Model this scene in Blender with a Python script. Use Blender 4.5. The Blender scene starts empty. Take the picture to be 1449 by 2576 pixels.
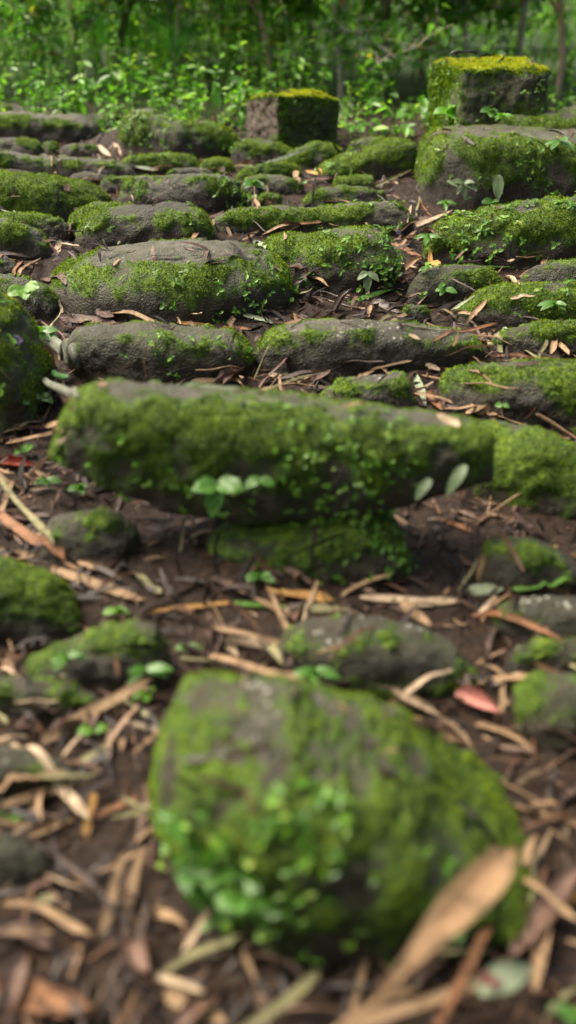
import bpy, math, random
import numpy as np
from mathutils import Vector, noise
from mathutils.bvhtree import BVHTree

R = math.radians
rng = np.random.default_rng(11)
random.seed(5)
SC = bpy.context.scene
COL = SC.collection

# ------------------------------------------------------------------ camera
PITCH, CAMZ = R(29.5), 0.85
cd = bpy.data.cameras.new('camera'); cam = bpy.data.objects.new('camera', cd); COL.objects.link(cam)
cam.location = (0, 0, CAMZ); cam.rotation_euler = (math.pi/2-PITCH, 0, 0)
cd.sensor_fit = 'VERTICAL'; cd.sensor_height = 36; cd.lens = 35
cd.clip_start = 0.02; cd.clip_end = 500
cd.dof.use_dof = True; cd.dof.focus_distance = 2.2; cd.dof.aperture_fstop = 1.75
cd.dof.aperture_blades = 0
SC.camera = cam

# ------------------------------------------------------------------ world, sun, exposure
SUN_EL, SUN_AZ = R(56), R(-72)          # from above and beyond the steps, slightly left
w = bpy.data.worlds.new("World"); SC.world = w; w.use_nodes = True
nt = w.node_tree; nt.nodes.clear()
sky = nt.nodes.new('ShaderNodeTexSky'); sky.sky_type = 'NISHITA'; sky.sun_disc = False
sky.sun_elevation = SUN_EL; sky.sun_rotation = SUN_AZ
sky.air_density = 1.0; sky.dust_density = 9.0; sky.ozone_density = 0.6
bg = nt.nodes.new('ShaderNodeBackground'); bg.inputs[1].default_value = 0.12
wo = nt.nodes.new('ShaderNodeOutputWorld')
nt.links.new(sky.outputs[0], bg.inputs[0]); nt.links.new(bg.outputs[0], wo.inputs[0])
sd = bpy.data.lights.new('sun', 'SUN'); sun = bpy.data.objects.new('sun', sd); COL.objects.link(sun)
sd.energy = 3.2; sd.angle = R(35); sd.color = (1.0, 0.91, 0.77)
sdir = Vector((math.sin(SUN_AZ)*math.cos(SUN_EL), math.cos(SUN_AZ)*math.cos(SUN_EL), math.sin(SUN_EL)))
sun.rotation_euler = sdir.to_track_quat('Z', 'Y').to_euler(); sun.location = (0, 0, 8)
SC.view_settings.view_transform = 'Standard'; SC.view_settings.look = 'None'
SC.view_settings.exposure = 1.1; SC.view_settings.gamma = 1.0
SC.cycles.max_bounces = 6; SC.cycles.diffuse_bounces = 3; SC.cycles.transmission_bounces = 3
SC.cycles.use_denoising = True

# ------------------------------------------------------------------ picture measuring (1449 x 2576 units)
F = 2504.5; CU, CV = 724.5, 1288.0
cP, sP = math.cos(PITCH), math.sin(PITCH)
def at(u, v, Y):
    """points at horizontal distance Y seen at u, v"""
    yc = -(np.asarray(v, float)-CV)/F; xc = (np.asarray(u, float)-CU)/F
    dY = cP + yc*sP; dZ = -sP + yc*cP
    k = np.asarray(Y, float)/dY
    return xc*k, np.asarray(Y, float)+0*k, CAMZ + dZ*k
def proj(x, y, z):
    d = y*cP - (z-CAMZ)*sP; up = y*sP + (z-CAMZ)*cP
    return CU + F*x/d, CV - F*up/d, d
GY = np.array([-6, .3, .6, .9, 1.3, 1.6, 2, 2.5, 3, 3.5, 4, 4.8, 6, 10, 40, 200.])
GZ = np.array([-.92, -.87, -.85, -.82, -.77, -.73, -.68, -.64, -.61, -.59, -.58, -.58, -.60, -.7, -1.2, -2.]) + CAMZ
def gz(Y): return np.interp(Y, GY, GZ)
_yy = np.linspace(.35, 14, 4000)
_gu, _gv, _gd = proj(0*_yy, _yy, gz(_yy))
def groundY(v): return np.interp(v, _gv[::-1], _yy[::-1])
def sstep(a, b, x):
    t = np.clip((x-a)/(b-a), 0, 1); return t*t*(3-2*t)
def nz_(P, s, off=0.0, octv=3):
    """fractal noise about -1..1 at each row of P"""
    o = Vector((off*17.3, off*7.1, off*3.7))
    f = noise.fractal
    return np.array([f(Vector(p)*s+o, 0.9, 2.1, octv) for p in P])

# ------------------------------------------------------------------ mesh helpers
def np_mesh(name, V, F_, mat=None, smooth=False, attrs=None, uv=None):
    V = np.asarray(V, np.float32); F_ = np.asarray(F_, np.int32)
    me = bpy.data.meshes.new(name)
    n, k = F_.shape
    me.vertices.add(len(V)); me.vertices.foreach_set('co', V.ravel())
    me.loops.add(n*k); me.loops.foreach_set('vertex_index', F_.ravel())
    me.polygons.add(n); me.polygons.foreach_set('loop_start', np.arange(n, dtype=np.int32)*k)
    me.polygons.foreach_set('use_smooth', np.full(n, smooth))
    me.update(calc_edges=True)
    for a, val in (attrs or {}).items():
        at_ = me.attributes.new(a, 'FLOAT', 'POINT'); at_.data.foreach_set('value', np.asarray(val, np.float32))
    if uv is not None:
        ul = me.uv_layers.new(name='uv'); ul.data.foreach_set('uv', np.asarray(uv, np.float32)[F_.ravel()].ravel())
    if mat: me.materials.append(mat)
    return me
def link(name, me, label=None, cat=None, group=None, kind=None, parent=None, loc=None):
    o = bpy.data.objects.new(name, me); COL.objects.link(o)
    if label: o['label'] = label
    if cat: o['category'] = cat
    if group: o['group'] = group
    if kind: o['kind'] = kind
    if parent: o.parent = parent
    if loc is not None: o.location = loc
    return o
def vnormals(V, F_):
    a, b, c, d = (V[F_[:, i]] for i in range(4))
    fn = np.cross(c-a, d-b)
    if ((fn*((a+c)*.5-V.mean(0))).sum(1)).sum() < 0: F_[:] = F_[:, ::-1].copy(); fn = -fn
    N = np.zeros_like(V)
    for i in range(4): np.add.at(N, F_[:, i], fn)
    return N/np.maximum(np.linalg.norm(N, axis=1, keepdims=True), 1e-9)
def nrm(a): return a/np.maximum(np.linalg.norm(a, axis=-1, keepdims=True), 1e-9)
def rdir(n): return nrm(rng.normal(size=(n, 3)))
def leaf_cloud(pos, axis, up, L, W, fold=.25, droop=.2):
    """n leaves: six corners each, folded on the midrib. returns verts, quads"""
    n = len(pos); axis = nrm(axis); side = nrm(np.cross(axis, up)); nn = np.cross(side, axis)
    L = np.broadcast_to(L, n)[:, None]; W = np.broadcast_to(W, n)[:, None]
    def P(t, s):
        return pos + axis*L*t + side*W*s*.5 + nn*(abs(s)*fold*W*.5 - droop*L*t*t)
    V = np.stack([P(0, 0), P(.28, .85), P(.62, .95), P(1, 0), P(.62, -.95), P(.28, -.85), P(.45, 0)], 1).reshape(-1, 3)
    q = np.array([[0, 1, 2, 6], [6, 2, 3, 3], [0, 6, 4, 5], [6, 3, 4, 4]])
    q = np.array([[0, 1, 2, 3], [0, 3, 4, 5]])
    Fq = (np.arange(n)[:, None, None]*7 + q[None]).reshape(-1, 4)
    keep = np.ones(n*7, bool)
    return V, Fq
def tubes(segs, sides=6):
    """segs: list of (points Nx3, radii N) -> verts, quads"""
    VV, FF, o = [], [], 0
    for pts, rad in segs:
        pts = np.asarray(pts, float); rad = np.asarray(rad, float); n = len(pts)
        t = np.gradient(pts, axis=0); t = nrm(t)
        ref = np.array([0, 0, 1.]) if abs(t[0][2]) < .8 else np.array([1., 0, 0])
        a = nrm(np.cross(t, ref)); b = np.cross(t, a)
        ang = np.linspace(0, 2*math.pi, sides, endpoint=False)
        ring = pts[:, None] + rad[:, None, None]*(a[:, None]*np.cos(ang)[None, :, None] + b[:, None]*np.sin(ang)[None, :, None])
        VV.append(ring.reshape(-1, 3))
        i = np.arange(n-1)[:, None]*sides; j = np.arange(sides)[None]; j2 = (j+1) % sides
        FF.append(np.stack([i+j, i+j2, i+sides+j2, i+sides+j], -1).reshape(-1, 4)+o)
        o += n*sides
    return np.concatenate(VV), np.concatenate(FF)

# ------------------------------------------------------------------ materials
class NT:
    def __init__(s, name):
        s.m = bpy.data.materials.new(name); s.m.use_nodes = True
        s.t = s.m.node_tree; s.t.nodes.clear(); s.out = s.t.nodes.new('ShaderNodeOutputMaterial')
    def n(s, typ, **kw):
        nd = s.t.nodes.new(typ)
        for k, v in kw.items():
            if k.startswith('i_'):
                key = k[2:]; nd.inputs[int(key) if key.isdigit() else key].default_value = v
            else: setattr(nd, k, v)
        return nd
    def l(s, a, b): s.t.links.new(a, b)
    def noise(s, scale, detail=4, rough=.55, vec=None, out=0):
        nd = s.n('ShaderNodeTexNoise'); nd.inputs['Scale'].default_value = scale; nd.inputs['Detail'].default_value = detail
        nd.inputs['Roughness'].default_value = rough
        if vec is not None: s.l(vec, nd.inputs['Vector'])
        return nd.outputs[out]
    def ramp(s, fac, stops, interp='LINEAR'):
        nd = s.n('ShaderNodeValToRGB'); cr = nd.color_ramp; cr.interpolation = interp
        while len(cr.elements) < len(stops): cr.elements.new(.5)
        for e, (p, c) in zip(cr.elements, stops):
            e.position = p; e.color = (*c, 1) if len(c) == 3 else c
        s.l(fac, nd.inputs[0]); return nd.outputs[0]
    def mix(s, fac, a, b, typ='MIX'):
        nd = s.n('ShaderNodeMix', data_type='RGBA', blend_type=typ)
        for sock, v in ((nd.inputs[0], fac), (nd.inputs[6], a), (nd.inputs[7], b)):
            if isinstance(v, bpy.types.NodeSocket): s.l(v, sock)
            else: sock.default_value = (*v, 1) if isinstance(v, tuple) else v
        return nd.outputs[2]
    def math(s, op, a, b=0.0, clamp=False):
        nd = s.n('ShaderNodeMath', operation=op, use_clamp=clamp)
        for sock, v in ((nd.inputs[0], a), (nd.inputs[1], b)):
            if isinstance(v, bpy.types.NodeSocket): s.l(v, sock)
            else: sock.default_value = v
        return nd.outputs[0]
    def attr(s, name):
        return s.n('ShaderNodeAttribute', attribute_name=name).outputs['Fac']
    def pos(s): return s.n('ShaderNodeNewGeometry').outputs['Position']
    def isl(s): return s.n('ShaderNodeNewGeometry').outputs['Random Per Island']
    def obr(s): return s.n('ShaderNodeObjectInfo').outputs['Random']
    def bump(s, h, dist, strength=1.0, nrm_=None):
        nd = s.n('ShaderNodeBump'); nd.inputs['Strength'].default_value = strength; nd.inputs['Distance'].default_value = dist
        s.l(h, nd.inputs['Height'])
        if nrm_ is not None: s.l(nrm_, nd.inputs['Normal'])
        return nd.outputs[0]
    def bsdf(s, col, rough=.8, spec=.3, bump=None, trans=0.0, tcol=None):
        p = s.n('ShaderNodeBsdfPrincipled')
        for sock, v in ((p.inputs['Base Color'], col), (p.inputs['Roughness'], rough)):
            if isinstance(v, bpy.types.NodeSocket): s.l(v, sock)
            else: sock.default_value = (*v, 1) if isinstance(v, tuple) else v
        p.inputs['Specular IOR Level'].default_value = spec
        if bump is not None: s.l(bump, p.inputs['Normal'])
        o = p.outputs[0]
        if trans > 0:
            t = s.n('ShaderNodeBsdfTranslucent')
            c = tcol if tcol is not None else col
            if isinstance(c, bpy.types.NodeSocket): s.l(c, t.inputs[0])
            else: t.inputs[0].default_value = (*c, 1)
            mx = s.n('ShaderNodeMixShader'); mx.inputs[0].default_value = trans
            s.l(o, mx.inputs[1]); s.l(t.outputs[0], mx.inputs[2]); o = mx.outputs[0]
        s.l(o, s.out.inputs[0]); return s.m

def mk_stone():
    s = NT('mossy_rock'); P = s.pos()
    n1 = s.noise(9, 6, .6, P); n2 = s.noise(60, 6, .65, P); n3 = s.noise(260, 3, .6, P); nb = s.noise(4, 3, .5, P)
    rock = s.ramp(n1, [(.3, (.014, .011, .006)), (.55, (.037, .031, .019)), (.75, (.080, .070, .045))])
    rock = s.mix(s.ramp(n2, [(.35, (0, 0, 0)), (.7, (.8,)*3)]), rock, (.055, .049, .036))
    # dry, worn, paler tread
    dry = s.math('MULTIPLY', s.attr('dry'), s.ramp(s.noise(22, 7, .7, P), [(.34, (.1,)*3), (.6, (1,)*3)]))
    rock = s.mix(dry, rock, s.mix(n2, (.10, .091, .066), (.28, .255, .20)))
    # pale specks of lichen
    vor = s.n('ShaderNodeTexVoronoi'); vor.inputs['Scale'].default_value = 85; s.l(P, vor.inputs['Vector'])
    sp = s.ramp(vor.outputs[0], [(.22, (1,)*3), (.32, (0,)*3)])
    sp = s.math('MULTIPLY', sp, s.ramp(s.noise(14, 3, .6, P), [(.46, (0,)*3), (.54, (1,)*3)]))
    sp = s.math('MULTIPLY', sp, s.attr('speck'))
    rock = s.mix(sp, rock, (.46, .45, .38))
    # damp earth and rust staining
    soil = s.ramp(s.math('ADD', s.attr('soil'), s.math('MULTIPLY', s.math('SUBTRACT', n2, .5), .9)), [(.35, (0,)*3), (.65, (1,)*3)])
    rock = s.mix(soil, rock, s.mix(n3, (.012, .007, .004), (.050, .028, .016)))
    # moss
    m = s.math('ADD', s.attr('moss'), s.math('MULTIPLY', s.math('SUBTRACT', n2, .5), 1.3))
    m = s.math('ADD', m, s.math('MULTIPLY', s.math('SUBTRACT', n3, .5), .5))
    mf = s.ramp(m, [(.38, (0,)*3), (.62, (1,)*3)])
    mc = s.ramp(s.math('ADD', s.math('MULTIPLY', s.noise(20, 5, .7, P), .5), s.math('MULTIPLY', s.noise(130, 3, .6, P), .52)),
                [(.32, (.012, .030, .002)), (.46, (.040, .085, .003)), (.57, (.095, .170, .004)), (.70, (.19, .27, .006))])
    film = s.ramp(s.math('ADD', s.attr('moss'), s.math('MULTIPLY', s.math('SUBTRACT', nb, .5), .8)), [(.0, (.12,)*3), (.5, (.75,)*3)])
    col = s.mix(film, rock, s.mix(n1, (.020, .027, .005), (.070, .085, .014)))
    col = s.mix(s.attr('clay'), col, s.mix(n1, (.075, .053, .034), (.115, .083, .055)))
    col = s.mix(mf, col, mc)
    bh = s.math('ADD', s.math('MULTIPLY', n2, .6), s.math('MULTIPLY', n3, .5))
    b1 = s.bump(bh, .019, 1.0)
    rough = s.math('SUBTRACT', .82, s.math('MULTIPLY', s.math('SUBTRACT', 1.0, mf), .36))
    return s.bsdf(col, rough, .5, b1)
def mk_moss():
    s = NT('moss_shoots'); P = s.pos()
    f = s.math('ADD', s.math('MULTIPLY', s.isl(), .34), s.math('MULTIPLY', s.noise(38, 5, .7, P), .72))
    hi = s.attr('fresh')
    c = s.ramp(f, [(.3, (.012, .032, .002)), (.47, (.048, .105, .003)), (.6, (.12, .235, .004)), (.76, (.30, .45, .008))])
    c = s.mix(hi, c, s.mix(s.isl(), (.30, .37, .012), (.52, .52, .03)))
    return s.bsdf(c, .75, .15, None, .35)
def mk_ground():
    s = NT('damp_soil'); P = s.pos()
    n1 = s.noise(5, 6, .6, P); n2 = s.noise(55, 6, .7, P); n3 = s.noise(220, 4, .6, P)
    c = s.ramp(n2, [(.3, (.012, .007, .004)), (.5, (.046, .025, .013)), (.72, (.10, .055, .029))])
    c = s.mix(s.ramp(n1, [(.4, (0,)*3), (.7, (.6,)*3)]), c, (.035, .020, .013))
    g = s.n('ShaderNodeSeparateXYZ'); s.l(P, g.inputs[0])
    far = s.ramp(s.math('MULTIPLY', g.outputs[1], .1), [(.43, (0,)*3), (.52, (1,)*3)])
    c = s.mix(far, c, s.mix(n2, (.018, .04, .006), (.06, .12, .015)))
    return s.bsdf(c, .6, .4, s.bump(s.math('ADD', n2, s.math('MULTIPLY', n3, .6)), .02, 1.0))
def mk_leaf(name, stops, rough=.4, trans=.3, spec=.5, tboost=1.6, isl=True):
    s = NT(name)
    r = s.isl() if isl else s.math('FRACT', s.math('ADD', s.isl(), s.obr()))
    c = s.ramp(r, stops)
    c = s.mix(s.ramp(s.noise(90, 3, .6, s.pos()), [(.35, (.72,)*3), (.7, (1.12,)*3)]), (1., 1., 1.), c, 'MULTIPLY') if False else c
    tc = s.mix(1.0, c, (tboost, tboost*1.05, tboost*.55), 'MULTIPLY')
    return s.bsdf(c, rough, spec, None, trans, tc)
def mk_dry(name, c1, c2, rough=.6, trans=.12, spec=.35):
    s = NT(name)
    uv = s.n('ShaderNodeUVMap'); mp = s.n('ShaderNodeMapping'); s.l(uv.outputs[0], mp.inputs[0])
    mp.inputs['Scale'].default_value = (3, 34, 1)
    ad = s.n('ShaderNodeVectorMath', operation='ADD'); s.l(mp.outputs[0], ad.inputs[0])
    cmb = s.n('ShaderNodeCombineXYZ'); s.l(s.math('MULTIPLY', s.obr(), 50.), cmb.inputs[2]); s.l(cmb.outputs[0], ad.inputs[1])
    st = s.noise(1.0, 5, .65, ad.outputs[0])
    sx = s.n('ShaderNodeSeparateXYZ'); s.l(uv.outputs[0], sx.inputs[0])
    dm = s.math('ABSOLUTE', s.math('SUBTRACT', sx.outputs[1], .5))
    rib = s.ramp(dm, [(.012, (.6,)*3), (.05, (0,)*3)]); rim = s.ramp(dm, [(.34, (0,)*3), (.5, (.55,)*3)])
    bl = s.noise(26, 5, .65, s.pos())
    c = s.mix(s.ramp(st, [(.3, (0,)*3), (.7, (1,)*3)]), c1, c2)
    c = s.mix(rib, c, tuple(min(1, x*1.5) for x in c2)); c = s.mix(rim, c, tuple(x*.5 for x in c1))
    dk = tuple(x*.32 for x in c1)
    c = s.mix(s.ramp(bl, [(.48, (0,)*3), (.68, (.85,)*3)]), c, dk)
    sp = s.ramp(s.noise(150, 2, .5, s.pos()), [(.62, (0,)*3), (.7, (.7,)*3)])
    c = s.mix(sp, c, tuple(x*.25 for x in c1))
    return s.bsdf(c, rough, spec, s.bump(st, .0015, .8), trans)
def mk_bark(name, a, b, moss=.0):
    s = NT(name); P = s.pos()
    n = s.noise(38, 6, .7, P); c = s.mix(s.ramp(n, [(.35, (0,)*3), (.65, (1,)*3)]), a, b)
    if moss: c = s.mix(s.ramp(s.noise(9, 4, .6, P), [(.5-.2*moss, (0,)*3), (.62, (1,)*3)]), c, (.06, .09, .012))
    return s.bsdf(c, .8, .25, s.bump(n, .008, .8))
M = {
 'stone': mk_stone(), 'moss': mk_moss(), 'ground': mk_ground(),
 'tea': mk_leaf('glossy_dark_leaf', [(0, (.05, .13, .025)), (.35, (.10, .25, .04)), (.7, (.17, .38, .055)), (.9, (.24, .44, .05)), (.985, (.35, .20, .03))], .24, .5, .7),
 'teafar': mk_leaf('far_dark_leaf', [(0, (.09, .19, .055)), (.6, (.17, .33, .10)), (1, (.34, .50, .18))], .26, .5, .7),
 'herb': mk_leaf('fresh_herb_leaf', [(0, (.04, .13, .010)), (.4, (.09, .26, .018)), (.8, (.17, .40, .03)), (1, (.32, .50, .05))], .4, .45),
 'seed': mk_leaf('seedling_leaf', [(0, (.035, .10, .008)), (.5, (.085, .21, .014)), (.85, (.17, .33, .025)), (1, (.24, .30, .06))], .45, .3),
 'plant': mk_leaf('plant_leaf', [(0, (.045, .13, .016)), (1, (.09, .22, .03))], .42, .3),
 'greygreen': mk_leaf('dusty_leaf', [(0, (.065, .10, .042)), (1, (.10, .15, .06))], .5, .15),
 'banana': mk_leaf('broad_leaf', [(0, (.08, .26, .04)), (1, (.12, .36, .06))], .4, .45),
 'litter': mk_leaf('leaf_shreds', [(0, (.008, .005, .004)), (.4, (.022, .012, .008)), (.68, (.055, .027, .015)), (.86, (.12, .062, .032)), (.96, (.27, .165, .09)), (1, (.12, .10, .06))], .55, .1, .35, 1.0),
 'dark': mk_dry('dark_wet_leaf', (.045, .027, .018), (.085, .052, .036), .35, .04, .6),
 'mauve': mk_dry('mauve_brown_leaf', (.095, .050, .032), (.17, .098, .068), .45, .08, .5),
 'tan': mk_dry('tan_leaf', (.25, .155, .080), (.40, .27, .155)),
 'big': mk_dry('broad_tan_leaf', (.23, .16, .080), (.36, .20, .105)),
 'pale': mk_dry('pale_leaf', (.46, .33, .20), (.62, .48, .33)),
 'ochre': mk_dry('ochre_leaf', (.40, .20, .05), (.55, .32, .10)),
 'orange': mk_dry('rust_leaf', (.20, .085, .036), (.31, .155, .075)),
 'red': mk_dry('red_leaf', (.34, .035, .022), (.22, .06, .03)),
 'pink': mk_dry('pink_leaf', (.45, .12, .10), (.42, .24, .19)),
 'olive': mk_dry('olive_leaf', (.20, .19, .085), (.30, .27, .14)),
 'sage': mk_dry('sage_leaf', (.20, .25, .15), (.30, .34, .22)),
 'green': mk_dry('green_blade', (.10, .26, .03), (.20, .38, .07), .4, .25),
 'cane': mk_dry('green_cane', (.03, .11, .02), (.05, .16, .035), .45, .0, .5),
 'grey': mk_dry('grey_bark', (.12, .13, .095), (.22, .23, .17), .7, 0),
 'black': mk_dry('black_pod', (.006, .005, .005), (.012, .011, .010), .4, 0, .5),
 'petal': mk_dry('violet_petal', (.50, .36, .72), (.70, .62, .85), .5, .3),
 'bark': mk_bark('pale_bark', (.34, .29, .22), (.66, .58, .46)),
 'barkred': mk_bark('reddish_bark', (.34, .21, .13), (.62, .45, .32)),
 'barkmoss': mk_bark('mossy_bark', (.11, .10, .07), (.28, .25, .18), .8),
}

# ------------------------------------------------------------------ ground
def axis_grid(parts):
    return np.unique(np.round(np.concatenate([np.arange(a, b, s) for a, b, s in parts]), 4))
gx = axis_grid([(-260, -20, 30), (-20, -5, 2.5), (-5, -1.3, .12), (-1.3, 1.3, .013), (1.3, 5, .12), (5, 20, 2.5), (20, 261, 30)])
gy = axis_grid([(-60, -4, 14), (-4, .3, .15), (.3, 4.4, .013), (4.4, 8, .1), (8, 20, .8), (20, 200, 15)])
X, Yg = np.meshgrid(gx, gy)
GV = np.stack([X.ravel(), Yg.ravel(), gz(Yg.ravel())], 1)
near = (np.abs(GV[:, 0]) < 1.6) & (GV[:, 1] > .2) & (GV[:, 1] < 5)
Pn = GV[near]
GV[near, 2] += nz_(Pn, 3.5, 1, 2)*.007 + nz_(Pn, 16, 2, 3)*.006 + nz_(Pn, 60, 3, 2)*.0035 - .008
def mound(u, v, rad, h):
    Y = float(groundY(v)); x, y, _ = at(u, v, Y)
    GV[:, 2] += h*np.exp(-((GV[:, 0]-x)**2+(GV[:, 1]-y)**2)/(rad*rad))
mound(320, 372, .13, .07); mound(1010, 470, .09, .03); mound(640, 1420, .10, .03); mound(450, 1400, .12, .02); mound(750, 1400, .22, .012)
nx, ny = len(gx), len(gy)
i = np.arange(ny-1)[:, None]*nx + np.arange(nx-1)[None]
GF = np.stack([i, i+1, i+nx+1, i+nx], -1).reshape(-1, 4)
link('ground', np_mesh('ground', GV, GF, M['ground'], True), kind='structure')

# ------------------------------------------------------------------ stones
BV, BF, BO = [GV], [GF], [len(GV)]
OWNER = [(len(GF), None)]
def register(V, F_, info):
    BV.append(V); BF.append(F_+BO[0]); BO[0] += len(V); OWNER.append((len(F_), info))
STONES = []
def moss_tufts(V, F_, N, mask, fresh, parent, dens, size, seed):
    r = np.random.default_rng(seed)
    a, b, c, d = (V[F_[:, k]] for k in range(4))
    area = .5*np.linalg.norm(np.cross(c-a, d-b), axis=1)
    mk = mask[F_].mean(1)
    mk = sstep(.45, .95, mk)
    wgt = area*mk
    tot = wgt.sum()
    n = int(min(30000, tot*dens))
    if n < 20: return
    fi = r.choice(len(F_), n, p=wgt/tot)
    s, t = r.random((2, n, 1))
    p = (a[fi]*(1-s)+b[fi]*s)*(1-t) + (d[fi]*(1-s)+c[fi]*s)*t
    nn = nrm(N[F_[fi]].mean(1))
    sz = size*(.5+r.random((n, 1))*1.0)
    ax = nrm(nn + r.normal(size=(n, 3))*.55 + np.array([0, 0, .05]))
    side = nrm(np.cross(ax, r.normal(size=(n, 3))))
    T = np.stack([p-side*sz*.24, p+side*sz*.24, p+ax*sz*.8], 1).reshape(-1, 3)
    me = np_mesh('moss', T, np.arange(n*3).reshape(-1, 3), M['moss'], False, {'fresh': np.repeat(fresh[F_[fi]].mean(1), 3)})
    link('moss', me, parent=parent, kind='stuff')
def seedlings(V, F_, N, info, n_cl, size, seed, label, zlim=None, clump=6, spread=.03, mat='seed', front=True):
    """small leafy seedlings rooted on the face of one stone; one uncountable mass"""
    r = np.random.default_rng(seed)
    a, b, c, d = (V[F_[:, k]] for k in range(4))
    ce = (a+c)*.5; area = .5*np.linalg.norm(np.cross(c-a, d-b), axis=1)
    nf = nrm(N[F_].mean(1))
    ok = (nf[:, 2] > -.3) & (ce[:, 2] > gz(ce[:, 1])+.005)
    if front: ok &= nf[:, 1] < -.15
    if zlim is not None:
        uu, vv, _ = proj(ce[:, 0], ce[:, 1], ce[:, 2]); ok &= (uu > zlim[0]) & (uu < zlim[2]) & (vv > zlim[1]) & (vv < zlim[3])
    wgt = area*ok*sstep(.0, .35, nz_(ce, 11, seed*.37, 2)+.08)
    if wgt.sum() <= 0: return
    fi = r.choice(len(F_), n_cl, p=wgt/wgt.sum())
    pos, ax, up, L = [], [], [], []
    from_c = ce
    cand = np.where(nf[:, 2] > -.4)[0]; cc = ce[cand]
    for f in fi:
        k = 1 + int(r.integers(0, clump))
        for _ in range(k):
            q = ce[f] + r.normal(size=3)*spread
            j = cand[np.argmin(((cc-q)**2).sum(1))]
            p0 = ce[j] + nf[j]*.003 + r.normal(size=3)*.002
            m = int(r.integers(2, 5)); th0 = r.random()*6.3
            t1 = nrm(np.cross(nf[j], r.normal(size=3))); t2 = np.cross(nf[j], t1)
            for q_ in range(m):
                th = th0 + q_*6.28/m + r.normal()*.3
                dv = t1*math.cos(th)+t2*math.sin(th)
                s_ = size*(.55+r.random()*.9)
                pos.append(p0 + nf[j]*s_*.4); ax.append(dv + nf[j]*.25 + np.array([0, 0, -.1])); up.append(nf[j]*.7 + np.array([0, 0, .8])); L.append(s_)
    pos, ax, up, L = map(np.array, (pos, ax, up, L))
    Vl, Fl = leaf_cloud(pos, ax, up, L, L*r.uniform(.5, .85, len(L)), .2, .25)
    link('seedling_cover', np_mesh('seedling_cover', Vl, Fl, M[mat]), label, 'seedlings', kind='stuff')

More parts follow.
